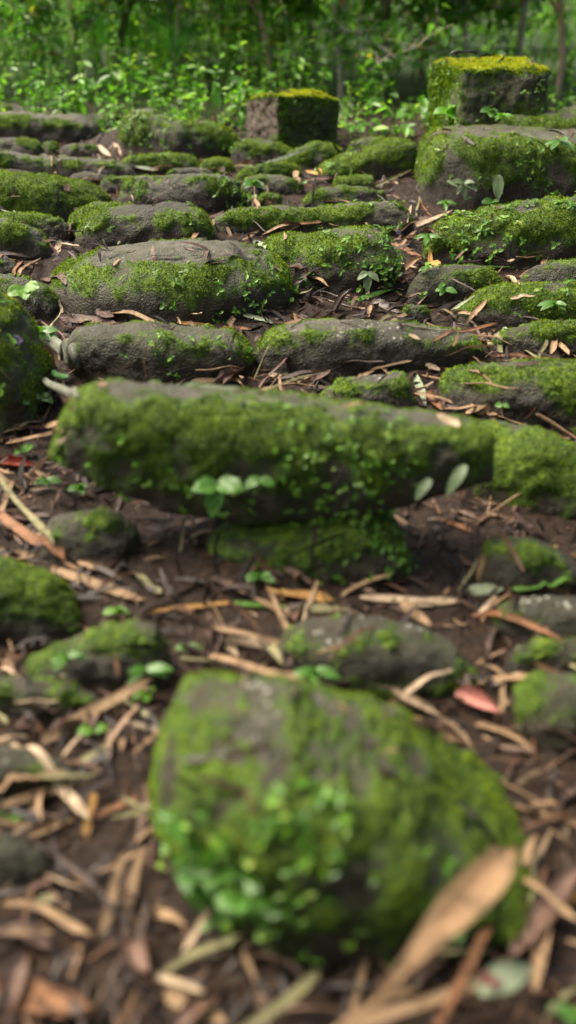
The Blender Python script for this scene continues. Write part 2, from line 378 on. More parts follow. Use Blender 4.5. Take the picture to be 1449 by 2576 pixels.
def stone(label, short, crest, base, D, Y=None, n=2.35, q=2.8, tilt=0.0, m=0.0, bt=.15, lo=.5, dry=.3, speck=.3, soil=.0,
          rough=1.0, sink=.05, cat='stone', name='stone', fresh=0.0, hr=.6, er=11, tz=(.88, .995), group='mossy stones of the old steps', dens=None, fl=False):
    idx = len(STONES)
    crest = np.array(crest, float); base = np.array(base, float)
    uL, uR = crest[0, 0], crest[-1, 0]
    K = int(np.clip((uR-uL)/3.6, 50, 240)); Mn = 84 if crest[:, 1].min() < 900 else (120 if crest[:, 1].min() < 1500 else 150)
    k = np.arange(K); s = .5-.5*np.cos(math.pi*(k+.6)/(K+.2))
    u = uL+(uR-uL)*s
    vt = np.interp(u, crest[:, 0], crest[:, 1]); vb = np.interp(u, base[:, 0], base[:, 1])
    ker = np.array([1, 2, 3, 2, 1.])/9
    vts = np.convolve(np.pad(vt, 2, 'edge'), ker, 'valid'); vt = vts
    yf = groundY(vb) if Y is None else np.full(K, float(Y))
    yf = np.convolve(np.pad(yf, 6, 'edge'), np.ones(13)/13, 'valid')
    e = (1-np.abs(2*s-1)**q)**(1/q)
    a = D/2*e; cy = yf + D/2
    x, _, zt = at(u, vt, cy)
    zb = gz(cy)-sink if not fl else at(u, vb, yf)[2]-.01
    zt = np.maximum(zt, zb+.015)
    for _ in range(12):      # a flat stone cannot be deep: shrink until its height suits
        mid = slice(K//4, 3*K//4)
        if fl or np.median((zt-gz(cy))[mid]) > hr*D: break
        D *= .88; a = D/2*e; cy = yf+D/2; x, _, zt = at(u, vt, cy+.5*a)
    zt = np.maximum(zt, zb+.015)
    th = np.linspace(0, 2*math.pi, 3001)
    c_, s_ = np.cos(th), np.sin(th)
    nn_ = np.where(s_ > 0, n, 9.0)
    sc = np.sign(c_)*np.abs(c_)**(2/nn_); ss = np.sign(s_)*np.abs(s_)**(2/nn_)
    hh = max(.03, float(np.median(zt-zb)))*np.where(ss > 0, .62, .38*.6)      # even spacing round the section
    al = np.concatenate([[0], np.cumsum(np.hypot(np.diff(sc*D/2), np.diff(ss*hh)))])
    tt = np.linspace(0, al[-1], Mn, endpoint=False); sc = np.interp(tt, al, sc); ss = np.interp(tt, al, ss)
    def section(zt):
        zm = zb+.38*(zt-zb)
        yy = cy[:, None]+a[:, None]*sc[None]
        zz = zm[:, None]+np.where(ss > 0, (zt-zm)[:, None]*ss[None], (zm-zb)[:, None]*ss[None]) + tilt*(a[:, None]*sc[None])*(ss[None] > 0)*ss[None]
        return yy, zz
    for _ in range(5):
        yy, zz = section(zt)
        _, vv, dd = proj(0*yy, yy, zz)
        j = vv.argmin(1); ar = np.arange(K)
        zt = np.maximum(zt + (vv[ar, j]-vt)*dd[ar, j]/F*.95, zb+.012)
    if not fl: zt = np.maximum(gz(cy)-.01 + (zt-gz(cy)+.01)*(1-np.abs(2*s-1)**er)**.45, zb+.012)
    yy, zz = section(zt)
    # x follows the true viewing depth of the middle of the stone so the outline lands where measured
    xx = np.repeat(((u-CU)/F*(cy*cP-(zt*.6+zb*.4-CAMZ)*sP))[:, None], Mn, 1)
    V = np.stack([xx, yy, zz], -1).reshape(-1, 3)
    V = np.concatenate([V, [[xx[0, 0]-.002, cy[0], (zt[0]+zb[0])/2], [xx[-1, 0]+.002, cy[-1], (zt[-1]+zb[-1])/2]]])
    i = np.arange(K-1)[:, None]*Mn; jj = np.arange(Mn)[None]; j2 = (jj+1) % Mn
    F_ = np.stack([i+jj, i+Mn+jj, i+Mn+j2, i+j2], -1).reshape(-1, 4)
    hz = np.arange(0, Mn, 2)
    capL = np.stack([np.full(len(hz), K*Mn), hz, (hz+1) % Mn, (hz+2) % Mn], 1)
    o = (K-1)*Mn
    capR = np.stack([np.full(len(hz), K*Mn+1), o+(hz+2) % Mn, o+(hz+1) % Mn, o+hz], 1)
    F_ = np.concatenate([F_, capL, capR])
    N = vnormals(V, F_)
    H = float((zt-zb).max())-sink*.5
    A = min(H, D, .16)*rough*.62
    dsp = nz_(V, 5.5, idx, 2)*.09*A + nz_(V, 15, idx+.3, 3)*.085*A + nz_(V, 40, idx+.7, 3)*.0024 + nz_(V, 120, idx+.9, 2)*.0010
    # chips and ledges: a ridged fold gives worn, slightly faceted faces
    rg = 1-np.abs(nz_(V*np.array([1, 1, 1.7]), 9, idx+.5, 2)); dsp -= .05*A*np.clip(rg-.62, 0, 1)*2.2
    V = V + N*dsp[:, None]
    N = vnormals(V, F_)
    # masks for moss, dry tread and earth
    zt_v = np.concatenate([np.repeat(zt, Mn), [zt[0], zt[-1]]]); g_v = gz(V[:, 1]) if not fl else np.concatenate([np.repeat(zb, Mn), [zb[0], zb[-1]]])
    h = np.clip((V[:, 2]-g_v)/np.maximum(zt_v-g_v, .02), -.3, 1.1)
    fb = nz_(V, 6, idx+.2, 3); fb2 = nz_(V, 22, idx+.4, 3)
    tread = sstep(*tz, N[:, 2])
    moss = .42 + m + .65*fb + .65*fb2 - .70*bt*tread*np.clip(.75+.9*fb+.6*fb2, 0, 1.3) - 1.3*lo*sstep(.68, .0, h) + .30*sstep(.15, .6, N[:, 2])*(1-tread)
    dryv = np.clip(dry*(sstep(.35, .95, N[:, 2]))*(1+.5*fb), 0, 1)
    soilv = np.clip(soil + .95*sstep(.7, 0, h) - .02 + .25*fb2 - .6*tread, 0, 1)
    V = V + N*(sstep(.45, .8, moss)*(.0040+.002*nz_(V, 60, idx+.1, 2)))[:, None]; N = vnormals(V, F_)
    me = np_mesh('stone', V, F_, M['stone'], True, {'moss': np.clip(moss, 0, 1.2), 'dry': dryv, 'soil': soilv, 'speck': np.full(len(V), speck)*sstep(.3, .9, N[:, 2])})
    ob = link(name, me, label, cat, group)
    dist = float(cy.mean())
    fr = np.clip(fresh + .14*sstep(.1, .7, N[:, 2]) + .16*fb2, 0, 1)
    if dens is None: dens = 105000 if dist > 1.2 else 90000
    moss_tufts(V, F_, N, moss, fr, ob, dens, .0036 if dist < 1.6 else .0048, 100+idx)
    info = dict(short=short, V=V, F=F_, N=N, idx=idx)
    STONES.append(info); register(V, F_, info)
    return info

S = {}
# ---- far rows, from the back of the steps towards the camera
S['AM'] = stone('thin grey stone peeking over the back row at the far left edge', 'far left stones', [(-90, 268), (-50, 262), (0, 261), (80, 265), (120, 274), (142, 286)], [(-90, 296), (142, 296)], .18, m=-.35, dry=.8, bt=.9)
S['AN'] = stone('small dark stone wedged behind the gap in the back row', 'gap in the back row', [(206, 296), (225, 286), (260, 284), (290, 287), (304, 300)], [(206, 326), (304, 326)], .16, m=-.1, bt=0.06)
S['AL'] = stone('long rounded stone with grey top and mossy right shoulder, back row on the left', 'long back-row stone', [(-110, 290), (-50, 284), (0, 279), (60, 277), (150, 286), (215, 292), (245, 308), (258, 328), (268, 352)], [(-110, 366), (268, 366)], .24, m=-.02, bt=.75, lo=.75, dry=.8, n=3.2)
S['AK'] = stone('big hump-shaped stone dotted with seedlings, left of the small square block', 'hump-shaped stone', [(297, 336), (300, 300), (312, 280), (335, 272), (375, 276), (430, 294), (500, 304), (560, 315), (592, 332), (606, 364)], [(297, 392), (450, 408), (606, 398)], .26, m=.10, bt=0.07, lo=.55, dry=.5, q=4, n=2.9)
S['AI'] = stone('low rounded stone with a brown face at the foot of the small square block', 'stone below the small block', [(575, 392), (590, 368), (620, 354), (655, 349), (705, 356), (738, 374), (745, 390)], [(575, 410), (745, 410)], .16, m=.05, bt=0.03, soil=.25, lo=.6)
S['AH'] = stone('pointed mossy stone in front of the small block, its top a blunt peak', 'peaked stone', [(700, 400), (735, 380), (765, 366), (790, 357), (825, 361), (858, 371), (872, 390)], [(700, 416), (872, 416)], .16, m=.12, bt=0.00, lo=.3)
S['AG'] = stone('small mossy stone tucked behind the slanting wedge stone', 'stone behind the wedge', [(868, 378), (885, 356), (920, 346), (960, 345), (1000, 350), (1030, 365)], [(868, 398), (1030, 398)], .16, m=.15, bt=0.00, lo=.4)
S['AF'] = stone('wedge-shaped stone slanting up to the right, thick moss on its slope', 'slanting wedge stone', [(795, 436), (803, 418), (830, 405), (870, 392), (920, 372), (965, 356), (1005, 347), (1035, 354), (1048, 380), (1052, 410)], [(795, 452), (900, 452), (1052, 452)], .20, m=.25, bt=0.00, lo=.5, q=5, er=40, n=2.8)
S['AO'] = stone('flat dark stone with a squared end, second row at the left edge', 'second-row flat stone', [(-80, 348), (-40, 345), (30, 346), (90, 351), (108, 357), (112, 372)], [(-80, 392), (112, 392)], .14, m=-.05, bt=0.15, q=7)
S['AOb'] = stone('little mossy lump joined to the end of the flat second-row stone', 'little mossy lump', [(108, 372), (118, 358), (135, 356), (148, 366), (150, 380)], [(108, 390), (150, 390)], .10, m=.25, bt=0.00)
S['AP'] = stone('small grey rounded stone beside two upright pale leaves', 'grey stone by the pale leaves', [(150, 384), (160, 366), (190, 358), (225, 361), (250, 370), (262, 388)], [(150, 396), (262, 396)], .13, m=-.15, dry=.6, bt=0.18)
S['AQ'] = stone('very long low stone stretching in from the left edge, rounded green right end', 'long low stone', [(-90, 372), (-50, 370), (0, 375), (40, 384), (80, 391), (160, 392), (250, 395), (300, 404), (332, 418), (350, 440)], [(-90, 440), (120, 442), (350, 450)], .22, m=.02, bt=.55, lo=.7, dry=.45, n=3.2)
S['AR'] = stone('low mossy stone under the hump-shaped stone', 'low stone below the hump', [(300, 408), (330, 393), (380, 387), (430, 387), (475, 393), (500, 408), (510, 425)], [(300, 432), (510, 432)], .18, m=.2, bt=0.07, lo=.3)
S['AS'] = stone('small smooth bright green stone between two low mossy stones', 'small bright green stone', [(504, 420), (515, 404), (545, 398), (575, 403), (592, 424)], [(504, 434), (592, 434)], .13, m=.5, bt=-0.10, lo=.1, rough=.5, fresh=.25)
S['AJ'] = stone('low grey-green stone in the middle of the third row', 'low middle stone', [(596, 438), (620, 424), (660, 413), (710, 409), (745, 416), (768, 438)], [(596, 450), (768, 450)], .16, m=.02, bt=0.12, lo=.3, dry=.3)
S['ARb'] = stone('small grey pebble below the bright green stone', 'grey pebble', [(420, 434), (440, 424), (490, 420), (530, 425), (545, 438)], [(420, 445), (545, 445)], .12, m=-.2, dry=.5, bt=0.15)
S['AT'] = stone('thin dark stone with a wavy top lying between two long rows on the left', 'thin wavy stone', [(168, 448), (185, 436), (215, 431), (250, 434), (278, 440), (292, 456)], [(168, 468), (292, 468)], .12, m=-.5, lo=.3, dry=.2)
S['ATb'] = stone('sliver of dark stone above the broad mossy stone at the left edge', 'sliver of dark stone', [(-60, 426), (0, 423), (60, 427), (95, 438)], [(-60, 446), (95, 446)], .10, m=-.5, dry=.3)
S['AW'] = stone('low grey stone with a mossy strip beside the upright brown stake', 'low stone by the stake', [(606, 460), (625, 446), (665, 440), (710, 441), (745, 448), (765, 466)], [(606, 486), (765, 486)], .15, m=.05, bt=0.15, lo=.3, dry=.6, speck=1)
S['AX'] = stone('flat brown slab fragment with squared corners above the dark arched stone', 'flat brown fragment', [(836, 458), (842, 448), (880, 445), (935, 445), (944, 456), (948, 470)], [(836, 484), (948, 484)], .10, m=.02, bt=0.06, q=9, soil=.2, dry=.2)
S['AV'] = stone('wide knobbly stone with whitish debris on top and dark rough face', 'wide knobbly stone', [(300, 476), (325, 448), (370, 440), (430, 436), (500, 433), (560, 436), (600, 448), (620, 474), (628, 505)], [(300, 520), (480, 532), (628, 522)], .20, m=.0, bt=.25, lo=.9, dry=.5, speck=1, rough=1.25, soil=.1)
S['AVb'] = stone('mossy shoulder stone attached to the left of the wide knobbly stone', 'mossy shoulder stone', [(248, 468), (262, 452), (290, 445), (325, 444), (350, 452)], [(248, 478), (350, 478)], .14, m=.1, bt=0.06, dry=.4)
S['AZ'] = stone('round mossy pebble near the upright tan stalks', 'round mossy pebble', [(650, 512), (656, 495), (675, 487), (698, 491), (712, 508)], [(650, 524), (712, 524)], .08, m=.15, bt=0.00)
S['AY'] = stone('dark arched stone with a bright mossy right end', 'dark arched stone', [(755, 512), (770, 494), (800, 480), (850, 469), (915, 469), (960, 478), (982, 502)], [(755, 524), (982, 522)], .14, m=-.28, bt=0.00, lo=.4, dry=.1)
S['AU'] = stone('broad humped stone covered in moss at the left edge', 'broad mossy left stone', [(-110, 445), (-50, 437), (0, 435), (100, 437), (160, 444), (215, 458), (260, 478), (282, 496), (292, 520)], [(-110, 548), (120, 552), (292, 540)], .28, m=.22, bt=0.04, lo=.35, dry=.35, rough=1.0)
S['AC0'] = None
S['AD'] = stone('grey lichen-crusted stone resting behind the big right-hand rock', 'grey crusted stone', [(1215, 318), (1232, 300), (1262, 292), (1350, 280), (1449, 272), (1560, 268)], [(1215, 340), (1560, 340)], .16, Y=2.98, m=.0, bt=0.09, lo=.1, dry=.6, speck=.8, rough=1.2, sink=.0)
S['AB'] = stone('big boxy rock with mossy face on the right, below the tall block', 'big right rock', [(1046, 470), (1052, 420), (1062, 370), (1078, 336), (1110, 320), (1160, 317), (1300, 318), (1449, 322), (1620, 324)], [(1046, 512), (1200, 528), (1620, 528)], .30, m=.18, bt=.7, lo=.5, dry=.75, n=4.2, q=6, tilt=-.02, rough=.6, soil=.3, er=30)
S['BA'] = stone('long flat grey stone with a mossy lumpy right end', 'long flat grey stone', [(528, 560), (545, 534), (600, 523), (700, 521), (800, 520), (880, 513), (940, 504), (1000, 507), (1030, 525), (1042, 560)], [(528, 590), (800, 585), (1042, 590)], .20, m=.08, bt=.55, lo=.35, dry=.75, speck=1)
S['BBb'] = stone('mossy ledge showing behind the black-faced arched stone', 'ledge behind the arch', [(175, 552), (200, 525), (240, 510), (300, 506), (345, 512)], [(175, 590), (345, 590)], .14, m=.2, bt=0.00)
S['BB'] = stone('black-faced arched stone edged with moss on its left side', 'black-faced arched stone', [(190, 600), (200, 570), (225, 545), (265, 524), (320, 512), (420, 509), (480, 518), (515, 536), (532, 562), (541, 598)], [(190, 618), (541, 618)], .18, m=-.1, bt=0.01, lo=.8, dry=.25, rough=.8, q=4)
S['BC'] = stone('round green boulder at the left edge beside a standing tan leaf', 'round green boulder', [(-80, 560), (-30, 548), (20, 545), (70, 560), (105, 580), (130, 610), (140, 636)], [(-80, 650), (140, 650)], .20, m=.2, bt=0.00, lo=.75)
S['BCb'] = stone('flat mossy stone behind the round green boulder', 'flat stone behind the boulder', [(-60, 542), (0, 537), (80, 537), (135, 546), (170, 560), (182, 580)], [(-60, 600), (182, 600)], .16, m=.1, bt=0.09)
S['AA'] = stone('long sloping mossy stone hung with seedlings, below the big right rock', 'long sloping right stone', [(1056, 640), (1066, 600), (1085, 570), (1120, 552), (1180, 538), (1280, 515), (1380, 499), (1449, 490), (1600, 484)], [(1056, 664), (1250, 672), (1600, 672)], .26, m=.3, bt=0.06, lo=.75, dry=.4, n=2.8)
S['T'] = stone('overhanging stone in the middle with mossy rim and dark hollow beneath', 'overhanging middle stone', [(655, 615), (680, 592), (720, 583), (790, 578), (850, 570), (910, 566), (965, 575), (992, 598), (1003, 630), (1010, 680)], [(655, 690), (800, 722), (1010, 742)], .20, m=.15, bt=.3, lo=.8, dry=.6, speck=.7, soil=.15, n=2.7)
S['S'] = stone('large smooth stone with bare grey tread in the middle of the steps', 'large smooth grey stone', [(85, 720), (115, 688), (160, 656), (250, 622), (380, 608), (500, 603), (600, 606), (670, 626), (715, 650), (738, 680), (745, 720)], [(85, 745), (230, 795), (500, 812), (745, 792)], .40, m=.08, bt=1.1, lo=.85, dry=.8, rough=.38, n=2.15, soil=.15, hr=.26, tz=(.90, .985))
S['U'] = stone('small dark rounded stone under the long green blade', 'stone under the green blade', [(1020, 728), (1040, 695), (1070, 674), (1130, 665), (1200, 667), (1245, 682), (1264, 712)], [(1020, 758), (1264, 755)], .14, m=.0, bt=-0.10, lo=.7)
S['V'] = stone('dull brown-grey stone at the right edge behind the bright mossy one', 'dull right-edge stone', [(1298, 712), (1312, 684), (1345, 665), (1400, 655), (1480, 652), (1580, 655)], [(1298, 732), (1580, 732)], .18, m=-.3, bt=0.06, dry=.25)
S['W'] = stone('bright moss-covered stone sloping down to the left, right edge', 'bright mossy right stone', [(1138, 795), (1160, 762), (1195, 738), (1250, 722), (1340, 713), (1420, 713), (1500, 726), (1580, 740)], [(1138, 812), (1300, 825), (1580, 825)], .24, m=.4, bt=-0.05, lo=.5, rough=.8, fresh=.15)
S['X'] = stone('low mossy stone directly below the bright mossy right stone', 'low right stone', [(1232, 862), (1252, 836), (1290, 820), (1350, 811), (1440, 808), (1580, 812)], [(1232, 888), (1580, 892)], .18, m=.12, bt=0.09, lo=.5)
S['BD'] = stone('small round half-buried stone right of the overhanging stone', 'half-buried pebble', [(1010, 796), (1020, 776), (1045, 766), (1072, 772), (1085, 792)], [(1010, 806), (1085, 806)], .07, m=-.1)
S['Q'] = stone('loaf-shaped brownish stone in the row behind the great slab, left', 'brownish loaf stone', [(158, 900), (165, 855), (180, 825), (215, 817), (350, 813), (480, 817), (570, 828), (615, 848), (634, 880), (642, 925)], [(158, 945), (400, 958), (642, 948)], .22, m=-.08, bt=0.14, lo=.7, dry=.35, n=3.6, rough=.6, soil=.1)
S['R'] = stone('wide stone with grey pebbly top right of the brownish loaf stone', 'wide pebbly-topped stone', [(636, 890), (650, 850), (680, 826), (760, 810), (900, 805), (1040, 817), (1140, 830), (1195, 845), (1218, 870), (1225, 895)], [(636, 935), (850, 948), (1225, 908)], .26, m=-.02, bt=.55, lo=.6, dry=.75, speck=1.2, n=3.1, rough=.6)
S['Yy'] = stone('mossy boulder at the right edge crossed by a thin stalk', 'mossy boulder with the stalk', [(1088, 990), (1100, 955), (1135, 928), (1200, 914), (1320, 907), (1449, 911), (1600, 925)], [(1088, 1020), (1250, 1060), (1600, 1085)], .28, m=.18, bt=0.09, lo=.55, dry=.4)
S['Z'] = stone('grey stone with white specks tucked behind the great slab', 'speckled stone behind the slab', [(795, 1000), (840, 968), (900, 948), (960, 938), (1010, 944), (1038, 970), (1048, 1015)], [(795, 1040), (1048, 1040)], .20, m=.05, bt=.5, dry=.6, speck=1.2)
S['P2'] = stone('bare brown stone at the left edge by the splayed tan leaves', 'bare brown left stone', [(-70, 655), (-30, 640), (20, 643), (42, 660), (50, 680)], [(-70, 692), (50, 692)], .14, m=-.4, soil=.1)
S['P'] = stone('flat layered stone sloping down at the left edge above the leaning boulder', 'flat layered stone', [(-90, 696), (-40, 686), (20, 690), (60, 700), (100, 716), (135, 738), (150, 762)], [(-90, 790), (150, 800)], .2, m=-.05, bt=0.09, dry=.5, q=5)
S['O'] = stone('steep mossy boulder leaning in at the left edge beside the great slab', 'steep left boulder', [(-330, 700), (-200, 690), (-60, 715), (0, 735), (35, 760), (62, 800), (85, 860), (105, 930), (130, 1000), (150, 1055)], [(-330, 1090), (150, 1090)], .26, m=.28, bt=0.00, lo=.45, n=2.6, q=2.6, fresh=.1)
# ---- the great slab and what it rests on
S['I'] = stone('rounded mossy stone abutting the right end of the great slab', 'stone at the slab end', [(1150, 1110), (1190, 1070), (1250, 1055), (1320, 1064), (1400, 1092), (1470, 1128), (1560, 1190)], [(1150, 1240), (1350, 1290), (1560, 1300)], .26, m=.3, bt=0.07, lo=.4, dry=.4)
S['G'] = stone('brown stone under the great slab, moss and seedlings on its right', 'stone under the slab', [(490, 1400), (520, 1335), (620, 1285), (850, 1262), (980, 1290), (1015, 1365), (1045, 1430), (1055, 1475)], [(545, 1460), (800, 1500), (1042, 1495)], .17, Y=1.17, m=-.05, bt=-0.10, lo=.2, soil=.35, hr=.45)
S['H'] = stone('dark egg-shaped stone in the hollow under the left of the slab', 'egg-shaped stone', [(100, 1372), (112, 1330), (145, 1298), (215, 1280), (290, 1286), (345, 1318), (372, 1372)], [(100, 1415), (372, 1420)], .14, m=-.38, bt=-0.35, lo=.3, rough=.5)
S['F'] = stone('great long slab lying across the steps, mossy front and worn pale top', 'great slab', [(136, 1150), (146, 1090), (165, 1035), (200, 985), (250, 966), (330, 962), (450, 967), (600, 980), (800, 1006), (1000, 1031), (1150, 1048), (1215, 1064), (1236, 1095), (1244, 1160)], [(136, 1185), (250, 1228), (420, 1292), (620, 1318), (900, 1305), (1100, 1250), (1244, 1230)], .13, Y=1.20, m=.18, bt=.6, lo=.35, dry=.6, n=2.45, q=2.9, rough=.5, fl=True, tilt=-.02, tz=(.86,.99))
S['J'] = stone('smooth grey oval stone with a green stripe, right edge below the slab', 'smooth oval stone', [(1195, 1450), (1205, 1398), (1228, 1362), (1290, 1346), (1360, 1358), (1425, 1392), (1458, 1430), (1470, 1465)], [(1195, 1490), (1470, 1494)], .15, m=-.28, bt=-0.20, lo=.2, rough=.4, dry=.2)
# ---- near stones
S['C'] = stone('mossy dome-shaped boulder at the left edge below the slab', 'dome boulder', [(-180, 1430), (-90, 1405), (0, 1405), (60, 1418), (130, 1450), (185, 1500), (213, 1560)], [(-180, 1600), (0, 1620), (213, 1600)], .20, m=.25, bt=-0.10, lo=.35)
S['K'] = stone('flat dark stone at the right edge behind the rust-coloured curled leaf', 'flat right stone', [(1225, 1560), (1250, 1520), (1310, 1503), (1400, 1500), (1520, 1505), (1600, 1520)], [(1225, 1610), (1600, 1620)], .2, m=-.02, bt=0.04, dry=.25, speck=1)
S['L'] = stone('dark damp stone at the right edge above the lowest mossy boulder', 'dark right stone', [(1262, 1670), (1290, 1625), (1350, 1608), (1449, 1606), (1600, 1612)], [(1262, 1700), (1600, 1705)], .18, m=-.15, bt=0.03, dry=.15, speck=.8)
S['D'] = stone('long low stone on the left with sprouting leafy plants', 'low stone with sprouts', [(30, 1690), (80, 1645), (190, 1594), (280, 1564), (350, 1558), (400, 1568), (425, 1605), (438, 1660)], [(30, 1732), (438, 1735)], .14, m=-.12, bt=-0.10, lo=.3)
S['B'] = stone('smooth dark grey oblong stone between the slab and the nearest boulder', 'smooth oblong stone', [(690, 1645), (708, 1592), (765, 1558), (850, 1546), (965, 1556), (1070, 1580), (1140, 1614), (1185, 1662), (1205, 1705)], [(690, 1715), (900, 1750), (1205, 1742)], .20, m=-.18, bt=0.06, lo=-.1, rough=.45, speck=1)
S['E'] = stone('flat yellowish-brown stone half buried in litter at the left edge', 'flat yellowish stone', [(-120, 1712), (-30, 1700), (80, 1704), (180, 1722), (245, 1740), (272, 1775)], [(-120, 1800), (272, 1808)], .14, m=-.18, bt=0.00, dry=.25, soil=.15)
S['Mm'] = stone('mossy boulder cut by the right edge beside the pink leaf', 'lowest right boulder', [(1270, 1780), (1285, 1725), (1330, 1700), (1400, 1690), (1480, 1700), (1620, 1735)], [(1270, 1850), (1400, 1890), (1620, 1900)], .18, m=.02, bt=-0.10, lo=.4)
S['N1'] = stone('flat grey stone sunk in the litter at the left edge, near the camera', 'sunken grey stone', [(-160, 1880), (-60, 1868), (60, 1880), (150, 1905), (215, 1950)], [(-160, 1990), (215, 1995)], .12, m=-.6, dry=.1, rough=.5)
S['N2'] = stone('flat dark slate-like stone lowest on the left edge', 'slate-like stone', [(-160, 2100), (-40, 2085), (60, 2100), (120, 2140), (140, 2180)], [(-160, 2220), (140, 2225)], .09, m=-.6, dry=.1, rough=.5)
S['A'] = stone('nearest boulder, large and blurred, green with leafy seedlings along its foot', 'nearest boulder', [(402, 2010), (406, 1860), (416, 1770), (450, 1710), (540, 1690), (700, 1714), (850, 1745), (1000, 1795), (1130, 1855), (1270, 1925), (1400, 1995), (1490, 2070), (1560, 2180)], [(402, 2200), (470, 2330), (700, 2430), (950, 2430), (1250, 2370), (1560, 2320)], .24, m=.22, bt=.7, lo=.15, dry=.45, speck=1.4, n=3.1, q=3.4, tilt=.07, rough=.6, fresh=.1, hr=.34, er=30, tz=(.84, .98))

# ---- the two squared blocks
def block(label, short, top, Ys, faces, grp, r=.10, fresh=1.0):
    """top: four (u, v) corners L, M, R, back; Ys their distances"""
    idx = len(STONES); T = np.array([at(u, v, y) for (u, v), y in zip(top, Ys)])
    n = 56; g = np.linspace(-1, 1, n); A_, B_ = np.meshgrid(g, g); A_ = A_.ravel(); B_ = B_.ravel(); one = np.ones_like(A_)
    cube = [np.stack(c, 1) for c in ((A_, B_, one), (A_, -one, B_), (one, A_, B_), (-A_, one, B_), (-one, -A_, B_))]
    q0 = np.arange(n-1)[:, None]*n+np.arange(n-1)[None]
    q0 = np.stack([q0, q0+1, q0+n+1, q0+n], -1).reshape(-1, 4)
    P = np.concatenate(cube); F_ = np.concatenate([q0+k*n*n for k in range(5)])
    fid = np.repeat(np.arange(5), n*n)
    inner = np.clip(P, -(1-r), 1-r); dlt = P-inner; ln = np.linalg.norm(dlt, axis=1, keepdims=True)
    P = inner + np.where(ln > 1e-9, dlt/np.maximum(ln, 1e-9)*r, 0)
    a, b, c = (P[:, 0]+1)/2, (P[:, 1]+1)/2, (P[:, 2]+1)/2
    # M=(0,0) L=(0,1) R=(1,0) back=(1,1)
    L, Mc, Rr, Bk = T
    W = lambda A0: (Mc*((1-a)*(1-b))[:, None]+Rr*(a*(1-b))[:, None]+L*((1-a)*b)[:, None]+Bk*(a*b)[:, None])
    topP = W(0); V = topP.copy(); zb = gz(topP[:, 1])-.03
    V[:, 2] = zb + (topP[:, 2]-zb)*c
    # weld shared borders
    key = np.round(V, 5); _, first, inv = np.unique(key, axis=0, return_index=True, return_inverse=True)
    inv = inv.ravel(); V = V[first]; F_ = inv[F_]; fid = fid[first]; cz = c[first]; P = P[first]; av, bv = a[first], b[first]
    N = vnormals(V, F_)
    V = V + N*(nz_(V, 10, idx, 3)*.013 + nz_(V, 40, idx+.5, 3)*.005 + nz_(V, 120, idx+.8, 2)*.002)[:, None]
    N = vnormals(V, F_)
    fb = nz_(V, 7, idx+.2, 3)
    moss, soilv, dryb, clay = faces(N, V, cz, av, bv, fb)
    isT = sstep(.5, .85, N[:, 2])
    me = np_mesh('stone_block', V, F_, M['stone'], True, {'moss': np.clip(moss, 0, 1.2), 'dry': dryb, 'soil': soilv, 'clay': clay, 'speck': 0*cz})
    ob = link('stone_block', me, label, 'stone block', grp)
    moss_tufts(V, F_, N, moss, np.clip(isT*fresh, 0, 1), ob, 120000, .0075, 900+idx)
    info = dict(short=short, V=V, F=F_, N=N, idx=idx); STONES.append(info); register(V, F_, info); return info
def f_small(N, V, c, a, b, fb):
    left = sstep(.2, .6, -N[:, 0]*.9-N[:, 1]*.2) * (a < .5)
    topm = sstep(.35, .7, N[:, 2]) + sstep(.93, 1.0, c)*.5
    bare = left*sstep(.42, .50, c+.3*b-.06*fb)*(1-sstep(.9, .96, c))
    moss = .48 + .3*fb - 1.2*bare*(1-np.clip(topm,0,1)) + 1.1*topm
    front = (N[:, 1] < -.3)*(1-left)
    moss += front*.14*(1-topm)
    return moss, np.clip(.42 + .2*fb - .1*bare - topm, 0, 1), 0*c, bare
def f_tall(N, V, c, a, b, fb):
    topm = sstep(.35, .7, N[:, 2]) + sstep(.95, 1.0, c)*.4
    left = sstep(.2, .6, -N[:, 0]) * (a < .5)
    return .42 + .38*fb + .28*left + .1*sstep(.8, 1, a) + 1.1*topm, np.clip(.38+.3*fb - topm, 0, 1), 0*c, 0*c
S['AE'] = block('small squared stone block with one bare brown side and bright moss top', 'small square block', [(616, 249), (698, 234), (856, 249), (775, 228)], [3.66, 3.46, 3.60, 3.84], f_small, 'squared stone blocks behind the steps', .07)
S['AC'] = block('tall squared stone block with thick yellow-green moss top, upper right', 'tall block', [(1084, 146), (1166, 170), (1390, 172), (1322, 143)], [3.36, 3.08, 3.06, 3.38], f_tall, 'squared stone blocks behind the steps', .13)

# seedlings on stones
def sd_(k, n, size, lab, **kw):
    i_ = S[k]; seedlings(i_['V'], i_['F'], i_['N'], i_, n, size, 300+i_['idx'], lab, **kw)
sd_('A', 30, .010, 'blurred bright green seedlings along the foot of the nearest boulder', zlim=(380, 2040, 1120, 2500), clump=5, spread=.02)
sd_('A', 9, .019, 'larger round-leaved sprouts at the lower left of the nearest boulder', zlim=(370, 2100, 720, 2480), clump=4, spread=.02, mat='plant')
sd_('F', 26, .0062, 'tiny light green seedlings hanging down the front of the great slab', zlim=(700, 1120, 1220, 1330), clump=8, spread=.03)
sd_('F', 18, .007, 'few scattered seedlings on the left front of the great slab', zlim=(200, 1150, 780, 1330), clump=2)
sd_('G', 18, .006, 'seedlings crowding the right side of the stone under the slab', zlim=(780, 1300, 1045, 1500), clump=6, spread=.02)
sd_('AA', 30, .010, 'light green seedlings hanging on the face of the long sloping right stone', clump=7, spread=.035)
sd_('AB', 42, .0075, 'small seedlings dotted over the face of the big right rock', clump=5, spread=.03)
sd_('S', 24, .010, 'seedlings sprouting on the lower face of the large smooth grey stone', zlim=(300, 690, 760, 810), clump=3, spread=.03)
sd_('T', 22, .010, 'seedlings on the mossy right face of the overhanging middle stone', zlim=(800, 600, 1020, 740), clump=5, spread=.03)
